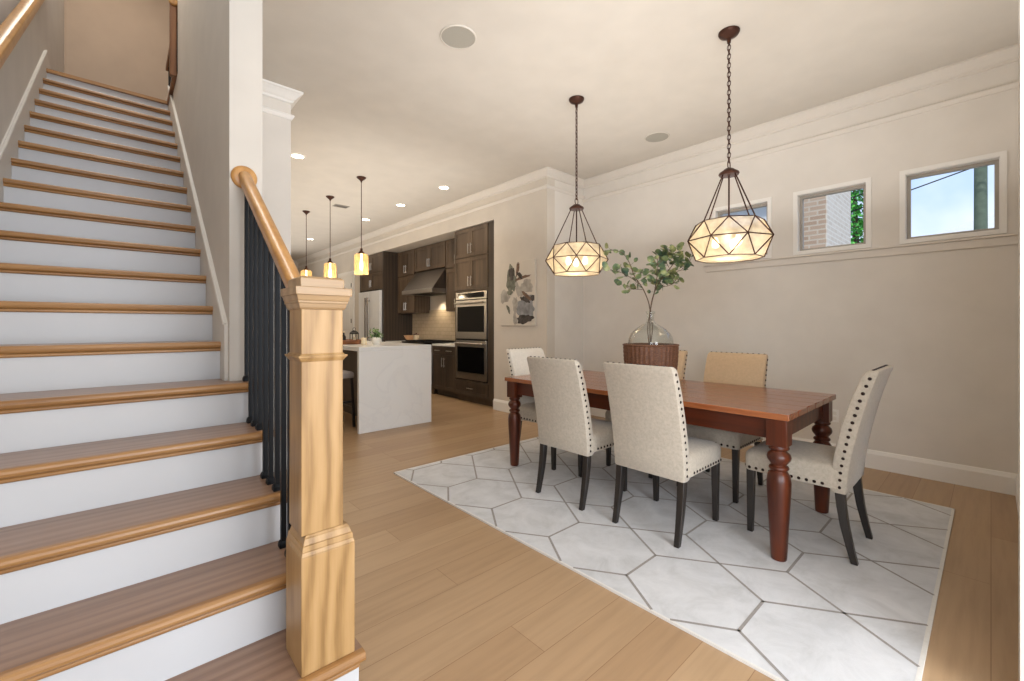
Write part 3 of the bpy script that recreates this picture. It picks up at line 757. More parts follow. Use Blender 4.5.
# ------------------------------------------------------------------ dining pendants
def pendant(x, y, zmid, label, ang, rods):
    t = thing('pendant_lamp', label, 'pendant lamp', (x, y, zmid), group='geometric glass pendants over the dining table')
    R1, R2, hh, n = .278, .212, .125, 8
    mid = [Vector((R1*math.cos(ang+R(22.5)+k*R(45)), R1*math.sin(ang+R(22.5)+k*R(45)), 0)) for k in range(n)]
    top = [Vector((R2*math.cos(ang+k*R(45)), R2*math.sin(ang+k*R(45)), hh)) for k in range(n)]
    bot = [Vector((p.x, p.y, -hh)) for p in top]
    f = MB(); rb = .0042
    def bar(a, b2): f.tube([a, b2], rb, 6)
    g = MB()
    for k in range(n):
        k1 = (k+1) % n
        bar(mid[k], mid[k1]); bar(top[k], top[k1]) if False else None
        for ring in (top, bot):
            bar(mid[k], ring[k]); bar(mid[k], ring[k1])
            g.quad(mid[k], ring[k], ring[k1]) if False else None
            v = [g.bm.verts.new(p*.985) for p in (mid[k], ring[k], ring[k1])]; g.bm.faces.new(v)
            v = [g.bm.verts.new(p*.985) for p in (mid[k], ring[k1], mid[k1])]; g.bm.faces.new(v)
        f.tube([bot[k], bot[k1]], .003, 6); f.tube([top[k], top[k1]], .003, 6)
    g.bm.faces.new([g.bm.verts.new(p*.985) for p in bot])
    f.build('shade_frame', M['bronze'], t); g.build('glass_panels', M['capiz'], t)
    hz = .465
    h = MB().lathe([(.012, hz+.035), (.03, hz+.03), (.04, hz+.02), (.062, hz+.006), (.066, hz-.004), (.060, hz-.014), (.02, hz-.018)][::-1], n=24)
    h.build('hub', M['bronze'], t, smooth=True)
    for k in rods:
        MB().tube([Vector((top[k].x*.24, top[k].y*.24, hz-.01)), top[k]], .0045, 8).build('rod', M['bronze'], t)
    MB().tube([(0, 0, hz-.015), (0, 0, .06)], .006, 8).build('stem', M['bronze'], t)
    for k in range(3):
        a = ang+R(120)*k+R(40); p = Vector((.085*math.cos(a), .085*math.sin(a), .03))
        s = MB().tube([(0, 0, .08), p+Vector((0, 0, .03))], .005, 6); s.tube([p+Vector((0, 0, .032)), p+Vector((0, 0, -.005))], .013, 10)
        so = s.build('bulb_socket', M['bronze'], t)
        MB().lathe([(.004, -.075), (.018, -.068), (.025, -.05), (.022, -.03), (.012, -.01), (.011, 0)], tuple(p+Vector((0, 0, -.003))), n=14).build('bulb', M['bulb'], so, smooth=True)
    # loop + chain + canopy
    zc = H-zmid
    lp = MB(); lp.torus((0, 0, hz+.06), .021, .0035, 'y', 1.35); z = hz+.095; i = 0
    while z < zc-.075:
        lp.torus((0, 0, z), .0115, .0026, 'x' if i % 2 else 'y', 1.75, 12, 5); z += .031; i += 1
    lp.tube([(.002, .002, hz+.08), (.002, .002, zc-.04)], .0022, 6)
    lp.build('chain', M['bronze'], t, smooth=True)
    MB().lathe([(.012, zc-.075), (.014, zc-.045), (.03, zc-.038), (.06, zc-.022), (.068, zc-.008), (.068, zc-.0005)], n=28).build('canopy', M['bronze'], t, smooth=True)
    light('lamp_glow', 'POINT', (0, 0, -.055), 3.2, (1, .84, .62), size=.05, parent=t)
    return t
pendant(3.12, 1.215, 1.828, 'large faceted glass pendant on a bronze chain, right one in front of a window', R(201.5), (1, 3, 5, 7))
pendant(3.03, 2.49, 1.828, 'faceted glass pendant on a bronze chain, left one above the far table end', R(219.4+22.5), (0, 2, 4, 6))

# ------------------------------------------------------------------ ceiling fittings
RG = 'round ceiling speakers'
for i, (x, y) in enumerate(((1.76, 2.51), (4.28, 2.41))):
    t = thing('ceiling_speaker', ['round grey ceiling speaker grille, the larger one towards the stairs', 'round grey ceiling speaker grille between the two dining pendants'][i], 'speaker', (x, y, H), group=RG)
    MB().lathe([(.118, -.006), (.118, -.0005)], n=40).build('grille', M['grille'], t)
    MB().lathe([(.118, -.0005), (.118, -.008), (.122, -.009), (.127, -.006), (.128, -.0005)], n=40, cap=False).build('rim', M['ceil'], t, smooth=True)
rec = [(1.57, 5.56), (3.526, 5.39), (3.495, 6.66), (3.483, 8.02), (3.30, 10.7)]
lab = ['round recessed ceiling light beside the stair wall pier', 'round recessed ceiling light nearest the dining area, rightmost', 'round recessed ceiling light second from the right in the kitchen', 'round recessed ceiling light behind the nearest kitchen pendant rod', 'round recessed ceiling light farthest away, beside the last kitchen pendant rod']
M['can'] = emissive('can_light_glow', (255, 240, 215), 9)
for (x, y), l_ in zip(rec, lab):
    t = thing('recessed_light', l_, 'ceiling light', (x, y, H), group='recessed kitchen ceiling lights')
    MB().lathe([(.066, -.0005), (.066, -.006), (.080, -.007), (.084, -.003), (.085, -.0005)], n=32, cap=False).build('trim_ring', M['trim'], t, smooth=True)
    MB().lathe([(.066, -.004), (.066, 0)], n=32).build('diffuser', M['can'], t)
    light('can_lamp', 'SPOT', (0, 0, -.03), 30, (1, .86, .68), size=.06, parent=t)
v = MB(); v.box(-.18, -.09, -.01, .18, .09, -.0005)
vt = thing('ceiling_vent', 'grey rectangular air vent in the kitchen ceiling between two pendants', 'vent', (2.775, 7.4, H))
MB().box(-.19, -.10, -.008, .19, -.08, -.0005).box(-.19, .08, -.008, .19, .10, -.0005).box(-.19, -.08, -.008, -.17, .08, -.0005).box(.17, -.08, -.008, .19, .08, -.0005).build('frame', M['grille'], vt)
m = MB()
for k in range(8): m.box(-.17, -.072+k*.02, -.006, .17, -.060+k*.02, -.002)
m.build('louvres', M['steel_d'], vt); vt.scale = (.62, .8, 1)

# kitchen pendants
def kpend(y, label):
    t = thing('kitchen_pendant', label, 'pendant lamp', (2.445, y, 1.94), group='amber glass pendants over the island')
    z1 = H-1.94
    MB().lathe([(.088, .0), (.092, .01), (.092, .25), (.080, .275), (.05, .285), (.03, .287)], n=32, cap=False).build('glass_shade', M['amber'], t, smooth=True)
    MB().lathe([(.045, .284), (.045, .292), (.03, .31), (.018, .325), (.016, .355), (.008, .36)], n=20).build('socket_cap', M['bronze'], t, smooth=True)
    b_ = MB().lathe([(.005, .06), (.02, .07), (.026, .11), (.022, .17), (.014, .20), (.014, .285)], n=16).build('bulb', M['bulb_k'], t, smooth=True)
    MB().tube([(0, 0, .355), (0, 0, z1-.03)], .005, 8).build('rod', M['bronze'], t)
    MB().lathe([(.008, z1-.07), (.014, z1-.05), (.05, z1-.02), (.062, z1-.01), (.062, z1-.0005)], n=24).build('canopy', M['bronze'], t, smooth=True)
    light('pendant_glow', 'POINT', (0, 0, -.06), 5, (1, .80, .55), size=.05, parent=t)
for y, l_ in ((5.78, 'amber glass cylinder pendant nearest the camera, rightmost of three'), (6.97, 'amber glass cylinder pendant in the middle of three'), (8.15, 'amber glass cylinder pendant farthest away, just above the newel post')):
    kpend(y, l_)

# ------------------------------------------------------------------ kitchen cabinets (fronts face -x)
def door_panel(t, mat, y0, y1, z0, z1, hy=None, hz=None, name='door', fx=0.0, horiz=False):
    """shaker door whose outer face is at local x = fx - .02"""
    g = .0015; y0 += g; y1 -= g; z0 += g; z1 -= g; f = min(.06, (z1-z0)*.28)
    m = MB(); m.box(fx-.012, y0+f, z0+f, fx-.001, y1-f, z1-f)
    m.box(fx-.02, y0, z0, fx-.001, y0+f, z1).box(fx-.02, y1-f, z0, fx-.001, y1, z1).box(fx-.02, y0+f, z0, fx-.001, y1-f, z0+f).box(fx-.02, y0+f, z1-f, fx-.001, y1-f, z1)
    d = m.build(name, mat, t)
    if hz is not None:
        h = MB()
        if horiz: a, b_ = (fx-.045, hy-.08, hz), (fx-.045, hy+.08, hz); posts = [(hy-.06, hz), (hy+.06, hz)]
        else: a, b_ = (fx-.045, hy, hz-.08), (fx-.045, hy, hz+.08); posts = [(hy, hz-.06), (hy, hz+.06)]
        h.tube([a, b_], .0065, 8)
        for py, pz in posts: h.tube([(fx-.045, py, pz), (fx-.02, py, pz)], .005, 6)
        h.build('handle', M['steel'], d, smooth=True)
    return d
def pair(t, mat, y0, y1, z0, z1, at='bottom'):
    ym = (y0+y1)/2; hz = z0+.13 if at == 'bottom' else z1-.13
    door_panel(t, mat, y0, ym, z0, z1, ym-.035, hz); door_panel(t, mat, ym, y1, z0, z1, ym+.035, hz)

CX = 4.15
# oven tower
oy = 4.95
t = thing('oven_cabinet', 'tall walnut cabinet housing the double ovens beside the wall art', 'cabinet', (CX, oy, 0))
m = MB(); dpt = .64; wd = 1.06
m.box(0, 0, .1, dpt, .19, 2.81).box(0, wd-.04, .1, dpt, wd, 2.81).box(0, .19, 1.79, dpt, wd-.04, 2.81).box(0, .19, .1, dpt, wd-.04, .355).box(dpt-.03, .19, .355, dpt, wd-.04, 1.79)
m.box(.07, 0, 0, dpt, wd, .1)
m.build('body', M['cab'], t)
pair(t, M['cab'], .17, wd-.01, 2.34, 2.80); pair(t, M['cab'], .17, wd-.01, 1.82, 2.33)
door_panel(t, M['cab_d'], .17, wd-.01, .12, .345, .6, .24, 'drawer', horiz=True)
MB().box(-.012, .0, .1, 0, .16, 2.80).build('filler_panel', M['cab_d'], t)
# double oven
t = thing('double_oven', 'stainless double wall oven built into the tall walnut cabinet', 'oven', (CX, oy+.2, .36))
ow = .81
MB().box(-.001, 0, 0, .55, ow, 1.42).build('body', M['blk'], t)
cp = MB().box(-.02, 0, 1.30, -.001, ow, 1.42).build('control_panel', M['steel'], t, bevel=.002)
MB().box(-.023, .06, 1.325, -.019, ow-.06, 1.40).build('display', M['black'], cp)
for z0, z1 in ((.02, .64), (.67, 1.285)):
    d_ = MB().box(-.022, .0, z0, -.001, ow, z1).build('oven_door', M['steel'], t, bevel=.002)
    MB().box(-.026, .055, z0+.11, -.021, ow-.055, z1-.10).build('window', M['black'], d_)
    hh = MB().tube([(-.07, .03, z1-.045), (-.07, ow-.03, z1-.045)], .013, 10)
    for yy in (.06, ow-.06): hh.tube([(-.07, yy, z1-.045), (-.02, yy, z1-.045)], .009, 8)
    hh.build('handle', M['steel'], d_, smooth=True)
# base cabinets
def base_cab(y0, y1, label):
    t = thing('base_cabinet', label, 'cabinet', (CX+.03, y0, 0), group='walnut base cabinets along the kitchen wall')
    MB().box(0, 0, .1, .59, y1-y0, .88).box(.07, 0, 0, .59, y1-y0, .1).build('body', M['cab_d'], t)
    w_ = y1-y0
    door_panel(t, M['cab_d'], .01, w_/2, .74, .87, w_*.25, .805, 'drawer', horiz=True); door_panel(t, M['cab_d'], w_/2, w_-.01, .74, .87, w_*.75, .805, 'drawer', horiz=True)
    pair(t, M['cab_d'], .01, w_-.01, .12, .73, 'top')
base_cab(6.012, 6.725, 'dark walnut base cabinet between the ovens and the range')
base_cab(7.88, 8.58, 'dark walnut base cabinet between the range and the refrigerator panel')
for y0, y1, l_ in ((6.012, 6.73, 'white countertop between ovens and range'), (7.875, 8.585, 'white countertop left of the range')):
    tag(MB().box(0, 0, 0, .63, y1-y0, .035).build('countertop', M['quartz'], None, (CX, y0, .881), bevel=.003), l_, 'countertop', 'countertops along the kitchen wall')
# range
t = thing('range_cooker', 'stainless range with black cooktop under the hood', 'range', (CX-.02, 6.74, 0))
MB().box(.03, 0, .1, .64, 1.125, .90).box(.08, .02, 0, .6, 1.1, .1).build('body', M['steel_d'], t, bevel=.003)
d_ = MB().box(.0, .02, .18, .03, 1.105, .76).build('oven_door', M['steel'], t, bevel=.003)
MB().box(-.004, .15, .3, .001, .97, .62).build('window', M['black'], d_)
MB().tube([(-.05, .06, .71), (-.05, 1.06, .71)], .013, 10).build('handle', M['steel'], d_, smooth=True)
MB().box(.02, .0, .90, .64, 1.125, .93).build('cooktop', M['black'], t, bevel=.003)
g_ = MB()
for yy in (.06, .42, .78):
    for q in range(4): g_.box(.06, yy+q*.085, .93, .60, yy+q*.085+.012, .955)
    g_.box(.06, yy, .93, .072, yy+.267, .955); g_.box(.59, yy, .93, .602, yy+.267, .955)
g_.build('grates', M['blk'], t)
for k in range(6): MB().lathe([(.022, 0), (.022, .02), (.018, .03)], n=14).build('knob', M['blk'], t, (.028, .14+k*.17, .83), (0, -R(90), 0))
# backsplash
struct('wall_backsplash', MB().box(CX+.64, 6.01, .92, XK+.70-.0005, 8.585, 1.56), M['tile'], label='cream tile backsplash behind the range', cat='backsplash')
# uppers
UX = 4.455
def upper(y0, y1, z0, z1, label, rows):
    t = thing('wall_cabinet', label, 'cabinet', (UX, y0, z0), group='walnut upper cabinets')
    MB().box(0, 0, 0, XK+.70-UX-.001, y1-y0, z1-z0).build('body', M['cab'], t)
    for a, b_ in rows: pair(t, M['cab'], .004, y1-y0-.004, a-z0, b_-z0)
upper(6.012, 6.725, 1.50, 2.81, 'walnut upper cabinet between the ovens and the range hood', [(1.51, 2.27), (2.29, 2.80)])
upper(6.735, 7.865, 2.325, 2.81, 'short walnut cabinet above the range hood', [(2.33, 2.80)])
upper(7.875, 8.585, 1.50, 2.81, 'walnut upper cabinet between the range hood and refrigerator', [(1.51, 2.27), (2.29, 2.80)])
# hood
t = thing('range_hood', 'slanted stainless range hood between the walnut upper cabinets', 'range hood', (CX, 6.745, 1.85))
m = MB(); m.prism([(0.02, .075), (.655, .075), (.655, .47), (.31, .47)], 0, 1.11, 'y'); m.build('canopy', M['steel_d'], t)
MB().box(0, -.005, 0, .655, 1.115, .075).build('lip', M['steel'], t, bevel=.003)
m = MB()
for k in range(3): m.box(.08, .08+k*.28, -.004, .55, .32+k*.28, .002)
m.build('filters', M['blk'], t)
# fridge surround
t = thing('refrigerator_cabinet', 'tall walnut surround and cupboards over the refrigerator', 'cabinet', (XK, 8.59, 0))
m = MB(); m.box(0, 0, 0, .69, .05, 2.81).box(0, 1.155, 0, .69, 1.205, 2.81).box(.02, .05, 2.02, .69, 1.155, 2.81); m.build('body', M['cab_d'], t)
pair(t, M['cab'], .05, 1.155, 2.03, 2.40) ; pair(t, M['cab'], .05, 1.155, 2.41, 2.80)
for d_ in [o for o in t.children if o.name.startswith('door')]: d_.location.x = .019
t = thing('refrigerator', 'tall bright stainless french door refrigerator', 'refrigerator', (XK-.03, 8.645, 0))
MB().box(.03, 0, .05, .69, 1.09, 2.0).build('body', M['steel_d'], t)
for s, y0, y1 in ((0, 0.004, .543), (1, .547, 1.086)):
    d_ = MB().box(-.03, y0, .72, .029, y1, 1.99).build('door', M['steel_w'], t, bevel=.006)
    hy = y1-.06 if s == 0 else y0+.06
    MB().tube([(-.085, hy, .85), (-.085, hy, 1.85)], .017, 10).tube([(-.085, hy, .92), (-.03, hy, .92)], .01, 8).tube([(-.085, hy, 1.78), (-.03, hy, 1.78)], .01, 8).build('handle', M['steel_d'], d_, smooth=True)
d_ = MB().box(-.03, .004, .08, .029, 1.086, .70).build('freezer_drawer', M['steel_w'], t, bevel=.006)
MB().tube([(-.085, .12, .62), (-.085, .97, .62)], .014, 10).build('handle', M['steel_d'], d_, smooth=True)

# counter items by the range
t = thing('mixing_bowl', 'peach coloured bowl on the far kitchen counter', 'bowl', (4.52, 8.20, .9165))
MB().lathe([(.05, 0), (.055, .01), (.10, .06), (.135, .12), (.128, .12), (.092, .065), (.045, .02), (.001, .018)], n=32, cap=False).build('bowl_body', paint('peach_ceramic', (214, 170, 130), .4), t, smooth=True)
t = thing('canister', 'small cream canister next to the bowl on the kitchen counter', 'canister', (4.52, 7.94, .9165))
MB().lathe([(.055, 0), (.058, .004), (.058, .13), (.055, .134)], n=28).build('jar', paint('cream_canister', (200, 184, 158), .4), t, smooth=True)
MB().lathe([(.060, .135), (.060, .15), (.02, .155), (.014, .17), (.001, .172)], n=28).build('lid', M['table_z'], t, smooth=True)

# ------------------------------------------------------------------ island
IX0, IX1, IY0, IY1, IZ = 2.02, 2.975, 4.84, 9.1, .995
t = thing('kitchen_island', 'kitchen island with white quartz waterfall end and countertop', 'island', (IX0, IY0, 0))
w_ = IX1-IX0; L_ = IY1-IY0
MB().box(0, 0, 0, w_, .05, IZ-.0505).build('waterfall_end', M['quartz'], t, bevel=.003)
MB().box(0, 0, IZ-.05, w_, L_, IZ).build('countertop', M['quartz'], t, bevel=.003)
MB().box(.36, .052, .1, w_-.03, L_-.02, IZ-.051).box(.38, .052, 0, w_-.09, L_-.06, .1).build('cabinet_body', M['cab_d'], t)
IT = IZ+.0005
# stools
def stool(y, label):
    t = thing('counter_stool', label, 'stool', (1.93, y, 0), -R(90), group='counter stools at the island')
    m = MB(); hw = .19
    secs = [[(-a, -a, z), (a, -a, z), (a, a, z), (-a, a, z)] for a, z in ((.185, .60), (.195, .61), (.195, .655), (.18, .675), (.15, .68))]
    MB().loft(secs).build('seat', M['stool'], t, bevel=.012)
    for sx in (-1, 1):
        for sy in (-1, 1):
            MB().hexa([(sx*.19-.014, sy*.19-.014, 0), (sx*.19+.014, sy*.19-.014, 0), (sx*.19+.014, sy*.19+.014, 0), (sx*.19-.014, sy*.19+.014, 0), (sx*.165-.018, sy*.165-.018, .6), (sx*.165+.018, sy*.165-.018, .6), (sx*.165+.018, sy*.165+.018, .6), (sx*.165-.018, sy*.165+.018, .6)]).build('leg', M['espresso'], t)
    m = MB()
    for s in (-1, 1): m.box(-.17, s*.178-.01, .22, .17, s*.178+.01, .245); m.box(s*.178-.01, -.17, .30, s*.178+.01, .17, .325)
    m.build('stretcher', M['espresso'], t)
    bk_ = MB().loft([[(-.18, -.19, .66), (.18, -.19, .66), (.18, -.15, .66), (-.18, -.15, .66)], [(-.185, -.225, .98), (.185, -.225, .98), (.185, -.185, .98), (-.185, -.185, .98)]]).build('backrest', M['stool'], t, bevel=.012)
stool(5.42, 'grey cushioned counter stool tucked under the near end of the island')
# tray and its objects
t = thing('serving_tray', 'round-edged brown wooden tray on the island', 'tray', (2.24, 5.80, IT))
m = MB(); prof_ = [(.001, 0), (.19, 0), (.20, .01), (.205, .055), (.193, .057), (.188, .014), (.001, .013)]; m.lathe(prof_, n=40, cap=False)
m.build('tray_body', wood('tray_wood', (96, 52, 24), (140, 84, 44), (166, 106, 62), 'x', .4), t, smooth=True)
TT = IT+.0135
t = thing('candle_lantern', 'small black metal lantern on the wooden tray', 'lantern', (2.33, 5.74, TT))
m = MB(); m.box(-.045, -.045, 0, .045, .045, .012); frus(m, .048, .13, .018, .165); m.box(-.045, -.045, .118, .045, .045, .13)
for sx in (-1, 1):
    for sy in (-1, 1): m.box(sx*.041-.004, sy*.041-.004, .012, sx*.041+.004, sy*.041+.004, .118)
m.build('frame', M['blk'], t); MB().torus((0, 0, .183), .02, .003, 'y').build('ring', M['blk'], t)
MB().lathe([(.022, .0125), (.022, .075), (.002, .08)], n=16).build('candle', M['wax'], t)
for i, (dx, dy, hh_, mt, l_) in enumerate(((-.02, .02, .15, 'blk', 'dark slim bottle on the wooden tray beside the lantern'), (-.10, -.04, .10, 'wicker', 'short brown jar on the left of the wooden tray'))):
    t = thing('bottle', l_, 'bottle', (2.24+dx, 5.80+dy, TT))
    MB().lathe([(.024, 0), (.026, .004), (.026, hh_*.55), (.011, hh_*.75), (.011, hh_*.92)], n=18).build('bottle_body', M[mt], t, smooth=True)
    MB().lathe([(.013, hh_*.92), (.013, hh_), (.011, hh_+.003)], n=14).build('stopper', M['wax'], t, smooth=True)
tag(MB().lathe([(.034, 0), (.035, .003), (.035, .085), (.032, .09), (.003, .09), (.002, .10)], n=24).build('pillar_candle', M['wax'], None, (2.30, 5.36, IT), smooth=True), 'cream pillar candle on the island between tray and potted herb', 'candle')
t = thing('potted_herb', 'bushy green herb in a white pot on the island', 'potted plant', (2.50, 5.44, IT))
MB().lathe([(.045, 0), (.05, .005), (.062, .08), (.064, .09), (.058, .09), (.05, .075), (.001, .074)], n=28, cap=False).build('pot', M['ceramic'], t, smooth=True)
lv = MB(); rnd = random.Random(5)
for i in range(210):
    a = rnd.uniform(0, 6.28); el = rnd.uniform(-.1, 1.5); rr_ = rnd.uniform(.03, .115)
    p = Vector((rr_*math.cos(a)*math.cos(el), rr_*math.sin(a)*math.cos(el), .085+rr_*math.sin(el)*1.1))
    d_ = Vector((rnd.uniform(-1, 1), rnd.uniform(-1, 1), rnd.uniform(-.2, 1))).normalized(); s_ = d_.orthogonal().normalized()*.011; L = rnd.uniform(.02, .035)
    lv.quad(p, p+d_*L*.5+s_, p+d_*L, p+d_*L*.5-s_)
for i in range(14):
    a = rnd.uniform(0, 6.28); lv.tube([(0, 0, .074), (.06*math.cos(a), .06*math.sin(a), .074+rnd.uniform(.06, .1))], .0015, 4)
lv.build('foliage', M['herb'], t)

# ------------------------------------------------------------------ wall art (abstract print on canvas)
ay0, ay1, az0, az1 = 4.06, 4.76, 1.24, 2.13
t = thing('wall_art', 'unframed abstract print of grey and black ink blots on the kitchen wall', 'wall art', (XK-.001, (ay0+ay1)/2, az0))
MB().box(-.028, -.35, 0, 0, .35, .89).build('canvas', paint('canvas_cream', (212, 204, 192), .8), t, bevel=.003)
inks = {'k': paint('ink_black', (78, 72, 68), .8, .5, 18), 'g': paint('ink_green_grey', (118, 119, 106), .8, .4, 14), 'l': paint('ink_light_grey', (170, 164, 155), .8, .25, 12), 'b': paint('ink_blue_grey', (142, 142, 143), .8, .35, 12), 'r': paint('ink_umber', (118, 94, 78), .8, .4, 14)}
rnd = random.Random(9)
def blot(cy, cz, ry, rz, ang, ink, lvl, rag=.14):
    # cy: 0 left .. 1 right as seen (left = larger world y)
    m = MB(); n = 36; ph = [rnd.uniform(0, 6.28) for _ in range(4)]; pts = []
    for i in range(n):
        a = 2*math.pi*i/n; q = 1+rag*(math.sin(3*a+ph[0])+.6*math.sin(7*a+ph[1])+.4*math.sin(11*a+ph[2]))
        u, v_ = ry*q*math.cos(a), rz*q*math.sin(a); uu = u*math.cos(ang)-v_*math.sin(ang); vv = u*math.sin(ang)+v_*math.cos(ang)
        pts.append((-.0285-.0004*lvl, max(-.345, min(.345, .35-(cy*.7+uu))), max(.005, min(.885, (1-cz)*.89+vv))))
    m.bm.faces.new([m.bm.verts.new(p) for p in pts]); return m.build('ink_blot', inks[ink], t)
for i, a in enumerate([(.33, .27, .10, .19, .05, 'g', .12), (.34, .18, .06, .09, .1, 'k'), (.12, .54, .11, .09, .3, 'l'), (.75, .72, .17, .17, .1, 'b'), (.72, .90, .16, .06, .1, 'k'), (.74, .60, .10, .035, -.3, 'k'),
                       (.52, .12, .03, .10, -.2, 'r'), (.66, .26, .15, .022, .15, 'r'), (.58, .22, .03, .07, .9, 'k'), (.75, .53, .16, .024, -.6, 'r'), (.95, .58, .045, .04, 0, 'k'), (.55, .45, .05, .12, .5, 'l'),
                       (.25, .74, .025, .07, .5, 'g'), (.45, .68, .05, .12, 0, 'l'), (.45, .9, .04, .08, .2, 'l'), (.78, .4, .12, .09, 0, 'l'), (.3, .48, .06, .03, 0, 'g')]):
    blot(*a[:6], i+1, *( [a[6]] if len(a) > 6 else []))

# outlet on window wall
t = thing('wall_outlet', 'white double electrical outlet low on the window wall behind the table corner', 'outlet', (XW-.0005, .965, .415))
MB().box(-.006, -.036, -.058, 0, .036, .058).build('plate', M['trim'], t, bevel=.002)
MB().box(-.008, -.018, .008, -.006, .018, .038).box(-.008, -.018, -.038, -.006, .018, -.008).build('socket', M['ceramic'], t)

# ------------------------------------------------------------------ outside
struct('ground', MB().box(5.2, -14, -.2, 60, 34, -.05), M['ground'], label='ground outside the windows', cat='ground')
t = thing('brick_chimney_house', 'brick wall outside the middle window', 'building', (8, 1.69, -.05))
MB().mi = 0
m = MB(); m.box(0, .0, 0, 1.67, .75, 7); m.build('wall', [M['brick']], t)
MB().box(.004, -.01, 0, 1.674, .0, 7).build('side_wall', M['brick_l'], t)
MB().box(-.08, -.08, 7, 1.75, .83, 7.2).build('roof', M['roof'], t)
t = thing('pale_building', 'white building with a sloping roof beyond the right window', 'building', (16, -3, -.05))
MB().box(0, 0, 0, 6, 4.0, 3.0).build('wall', M['roof'], t)
MB().prism([(-.3, 3.0), (4.15, 3.0), (4.15, 3.62), (2.8, 4.08), (-.3, 5.2)], -.2, 6.2, 'x').build('roof', paint('light_grey_roof', (240, 241, 243), .6), t)
t = thing('low_house', 'pale house seen through the left window', 'building', (11.5, 3.6, -.05))
MB().box(0, 0, 0, 5, 8, 4.3).build('wall', M['roof'], t); MB().prism([(-.3, 4.3), (8.3, 4.3), (4, 6.0)], -.2, 5.2, 'x').build('roof', paint('grey_shingle', (168, 170, 172), .8), t)
t = thing('utility_pole', 'grey green utility pole outside the right window', 'utility pole', (12, .13, -.05))
MB().lathe([(.10, 0), (.075, 9)], n=16).build('pole_shaft', M['pole'], t, smooth=True)
MB().box(-.06, -1.1, 7.6, .06, 1.1, 7.75).build('crossarm', M['pole'], t)
for i, (za, zb_, l_) in enumerate(((4.55, 3.75, 'lower black wire crossing the sky in the right window'), (5.0, 4.5, 'second black wire, above the other, crossing the sky in the right window'))):
    pts = [(11.75-.15*i, -6+q*1.0, (4.175-.26*(-6+q-.24) if i == 0 else 4.33-.2*(-6+q-.24))) for q in range(13)]
    tag(MB().tube(pts, .012, 6).build('power_line', M['blk'], None), l_, 'wire', 'power lines outside')
t = thing('green_tree', 'bright green tree outside the middle window', 'tree', (25, 4.15, -.05))
MB().tube([(0, 0, 0), (.05, 0, 4), (0, .05, 8)], [.22, .16, .05], 10).build('trunk', M['bark'], t, smooth=True)
lv = MB(); rnd = random.Random(8)
for i in range(2600):
    z = rnd.uniform(2.5, 10.5); a = rnd.uniform(0, 6.28); rr_ = 1.05*math.sqrt(rnd.random())*(1-.25*abs(z-6)/4)
    p = Vector((rr_*math.cos(a), rr_*math.sin(a), z)); d_ = Vector((rnd.uniform(-1, 1), rnd.uniform(-1, 1), rnd.uniform(-1, 1))).normalized(); s_ = d_.orthogonal().normalized()*.09
    lv.quad(p, p+d_*.12+s_, p+d_*.25, p+d_*.12-s_)
lv.build('crown', M['tree'], t)

# ------------------------------------------------------------------ light
wd_ = bpy.data.worlds.new('sky'); S.world = wd_; wd_.use_nodes = True; nt = wd_.node_tree
bg = nt.nodes['Background']
tc = nd(nt, 'ShaderNodeTexCoord'); sp = nd(nt, 'ShaderNodeSeparateXYZ'); nt.links.new(tc.outputs['Generated'], sp.inputs[0])
rp = ramp(nt, sp.outputs['Z'], [(.0, lin(222, 230, 240)), (.12, lin(196, 214, 240)), (.35, lin(160, 192, 236)), (1, lin(140, 178, 230))])
cl = nd(nt, 'ShaderNodeTexNoise', Scale=3.0, Detail=5.0); nt.links.new(tc.outputs['Generated'], cl.inputs['Vector'])
cm = ramp(nt, cl.outputs['Fac'], [(.5, (0, 0, 0, 1)), (.7, (1, 1, 1, 1))])
mx = nd(nt, 'ShaderNodeMix'); mx.data_type = 'RGBA'; nt.links.new(cm, mx.inputs[0]); nt.links.new(rp, mx.inputs[6]); mx.inputs[7].default_value = lin(240, 243, 248)
nt.links.new(mx.outputs[2], bg.inputs['Color']); bg.inputs['Strength'].default_value = 1.15
light('sun', 'SUN', (10, -10, 12), 2.6, (1, .96, .9), Vector((-.45, -.2, .87)).to_track_quat('Z', 'Y').to_euler(), R(3))
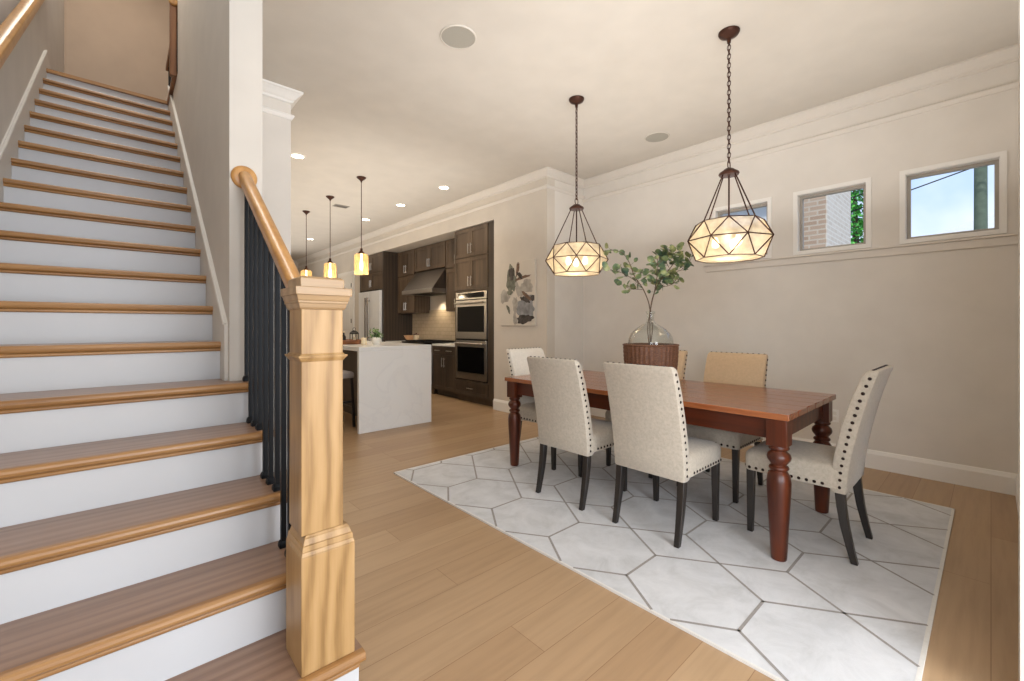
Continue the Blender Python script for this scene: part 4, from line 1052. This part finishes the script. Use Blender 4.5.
# daylight from the big windows behind the camera; two added fills follow
light('daylight_behind', 'AREA', (1.9, -2.9, 1.7), 165, (.90, .95, 1.0), (R(90), 0, 0), 5.5, 2.6)
light('fill_left', 'AREA', (-2.3, -1.2, 1.8), 150, (.92, .96, 1.0), (R(90), 0, R(-75)), 3.0, 2.4)  # added fill from the left to brighten the window wall
light('fill_side', 'AREA', (1.1, -2.4, 1.4), 80, (.97, .98, 1.0), (R(90), 0, R(-52)), 2.0, 2.0)  # extra fill lamp, added to lift the lower window wall
light('upstairs_light', 'AREA', (-.1, 6.8, 6.2), 15, (1, .88, .76), (0, 0, 0), .8, .8)
light('stairwell_fill', 'AREA', (-.07, 4.2, 6.2), 52, (1, .97, .92), (0, 0, 0), .8, 3.4)  # added fill that brightens the stair walls; no skylight there
light('ceiling_bounce_dining', 'AREA', (2.9, 1.6, 2.2), 26, (1, .97, .93), (R(180), 0, 0), 3.2, 3.6)  # added upward lamp, brightens the ceiling like bounced light
light('ceiling_bounce_kitchen', 'AREA', (2.6, 8.6, 2.45), 46, (1, .95, .88), (R(180), 0, 0), 2.4, 8.6)  # added upward fill over the kitchen, in place of bounced light
light('under_hood_light', 'SPOT', (4.62, 7.35, 1.83), 16, (1, .8, .55), size=.03)
light('under_cabinet_light', 'SPOT', (4.66, 6.45, 1.49), 9, (1, .85, .65), size=.03)

# ------------------------------------------------------------------ camera
cam = bpy.data.cameras.new('camera'); co = bpy.data.objects.new('camera', cam); COL.objects.link(co)
cam.sensor_width = 36; cam.lens = 36*433/1024; cam.shift_y = -15.0/1024; cam.clip_start = .05; cam.clip_end = 200
co.location = (0, 0, 1.242); co.rotation_euler = (R(90), 0, -R(42.112))
S.camera = co
S.view_settings.view_transform = 'Standard'; S.view_settings.look = 'None'; S.view_settings.exposure = .30; S.view_settings.gamma = 1
S.cycles.max_bounces = 10; S.cycles.diffuse_bounces = 5; S.cycles.transparent_max_bounces = 16
S.cycles.use_denoising = True; S.cycles.sample_clamp_indirect = 6
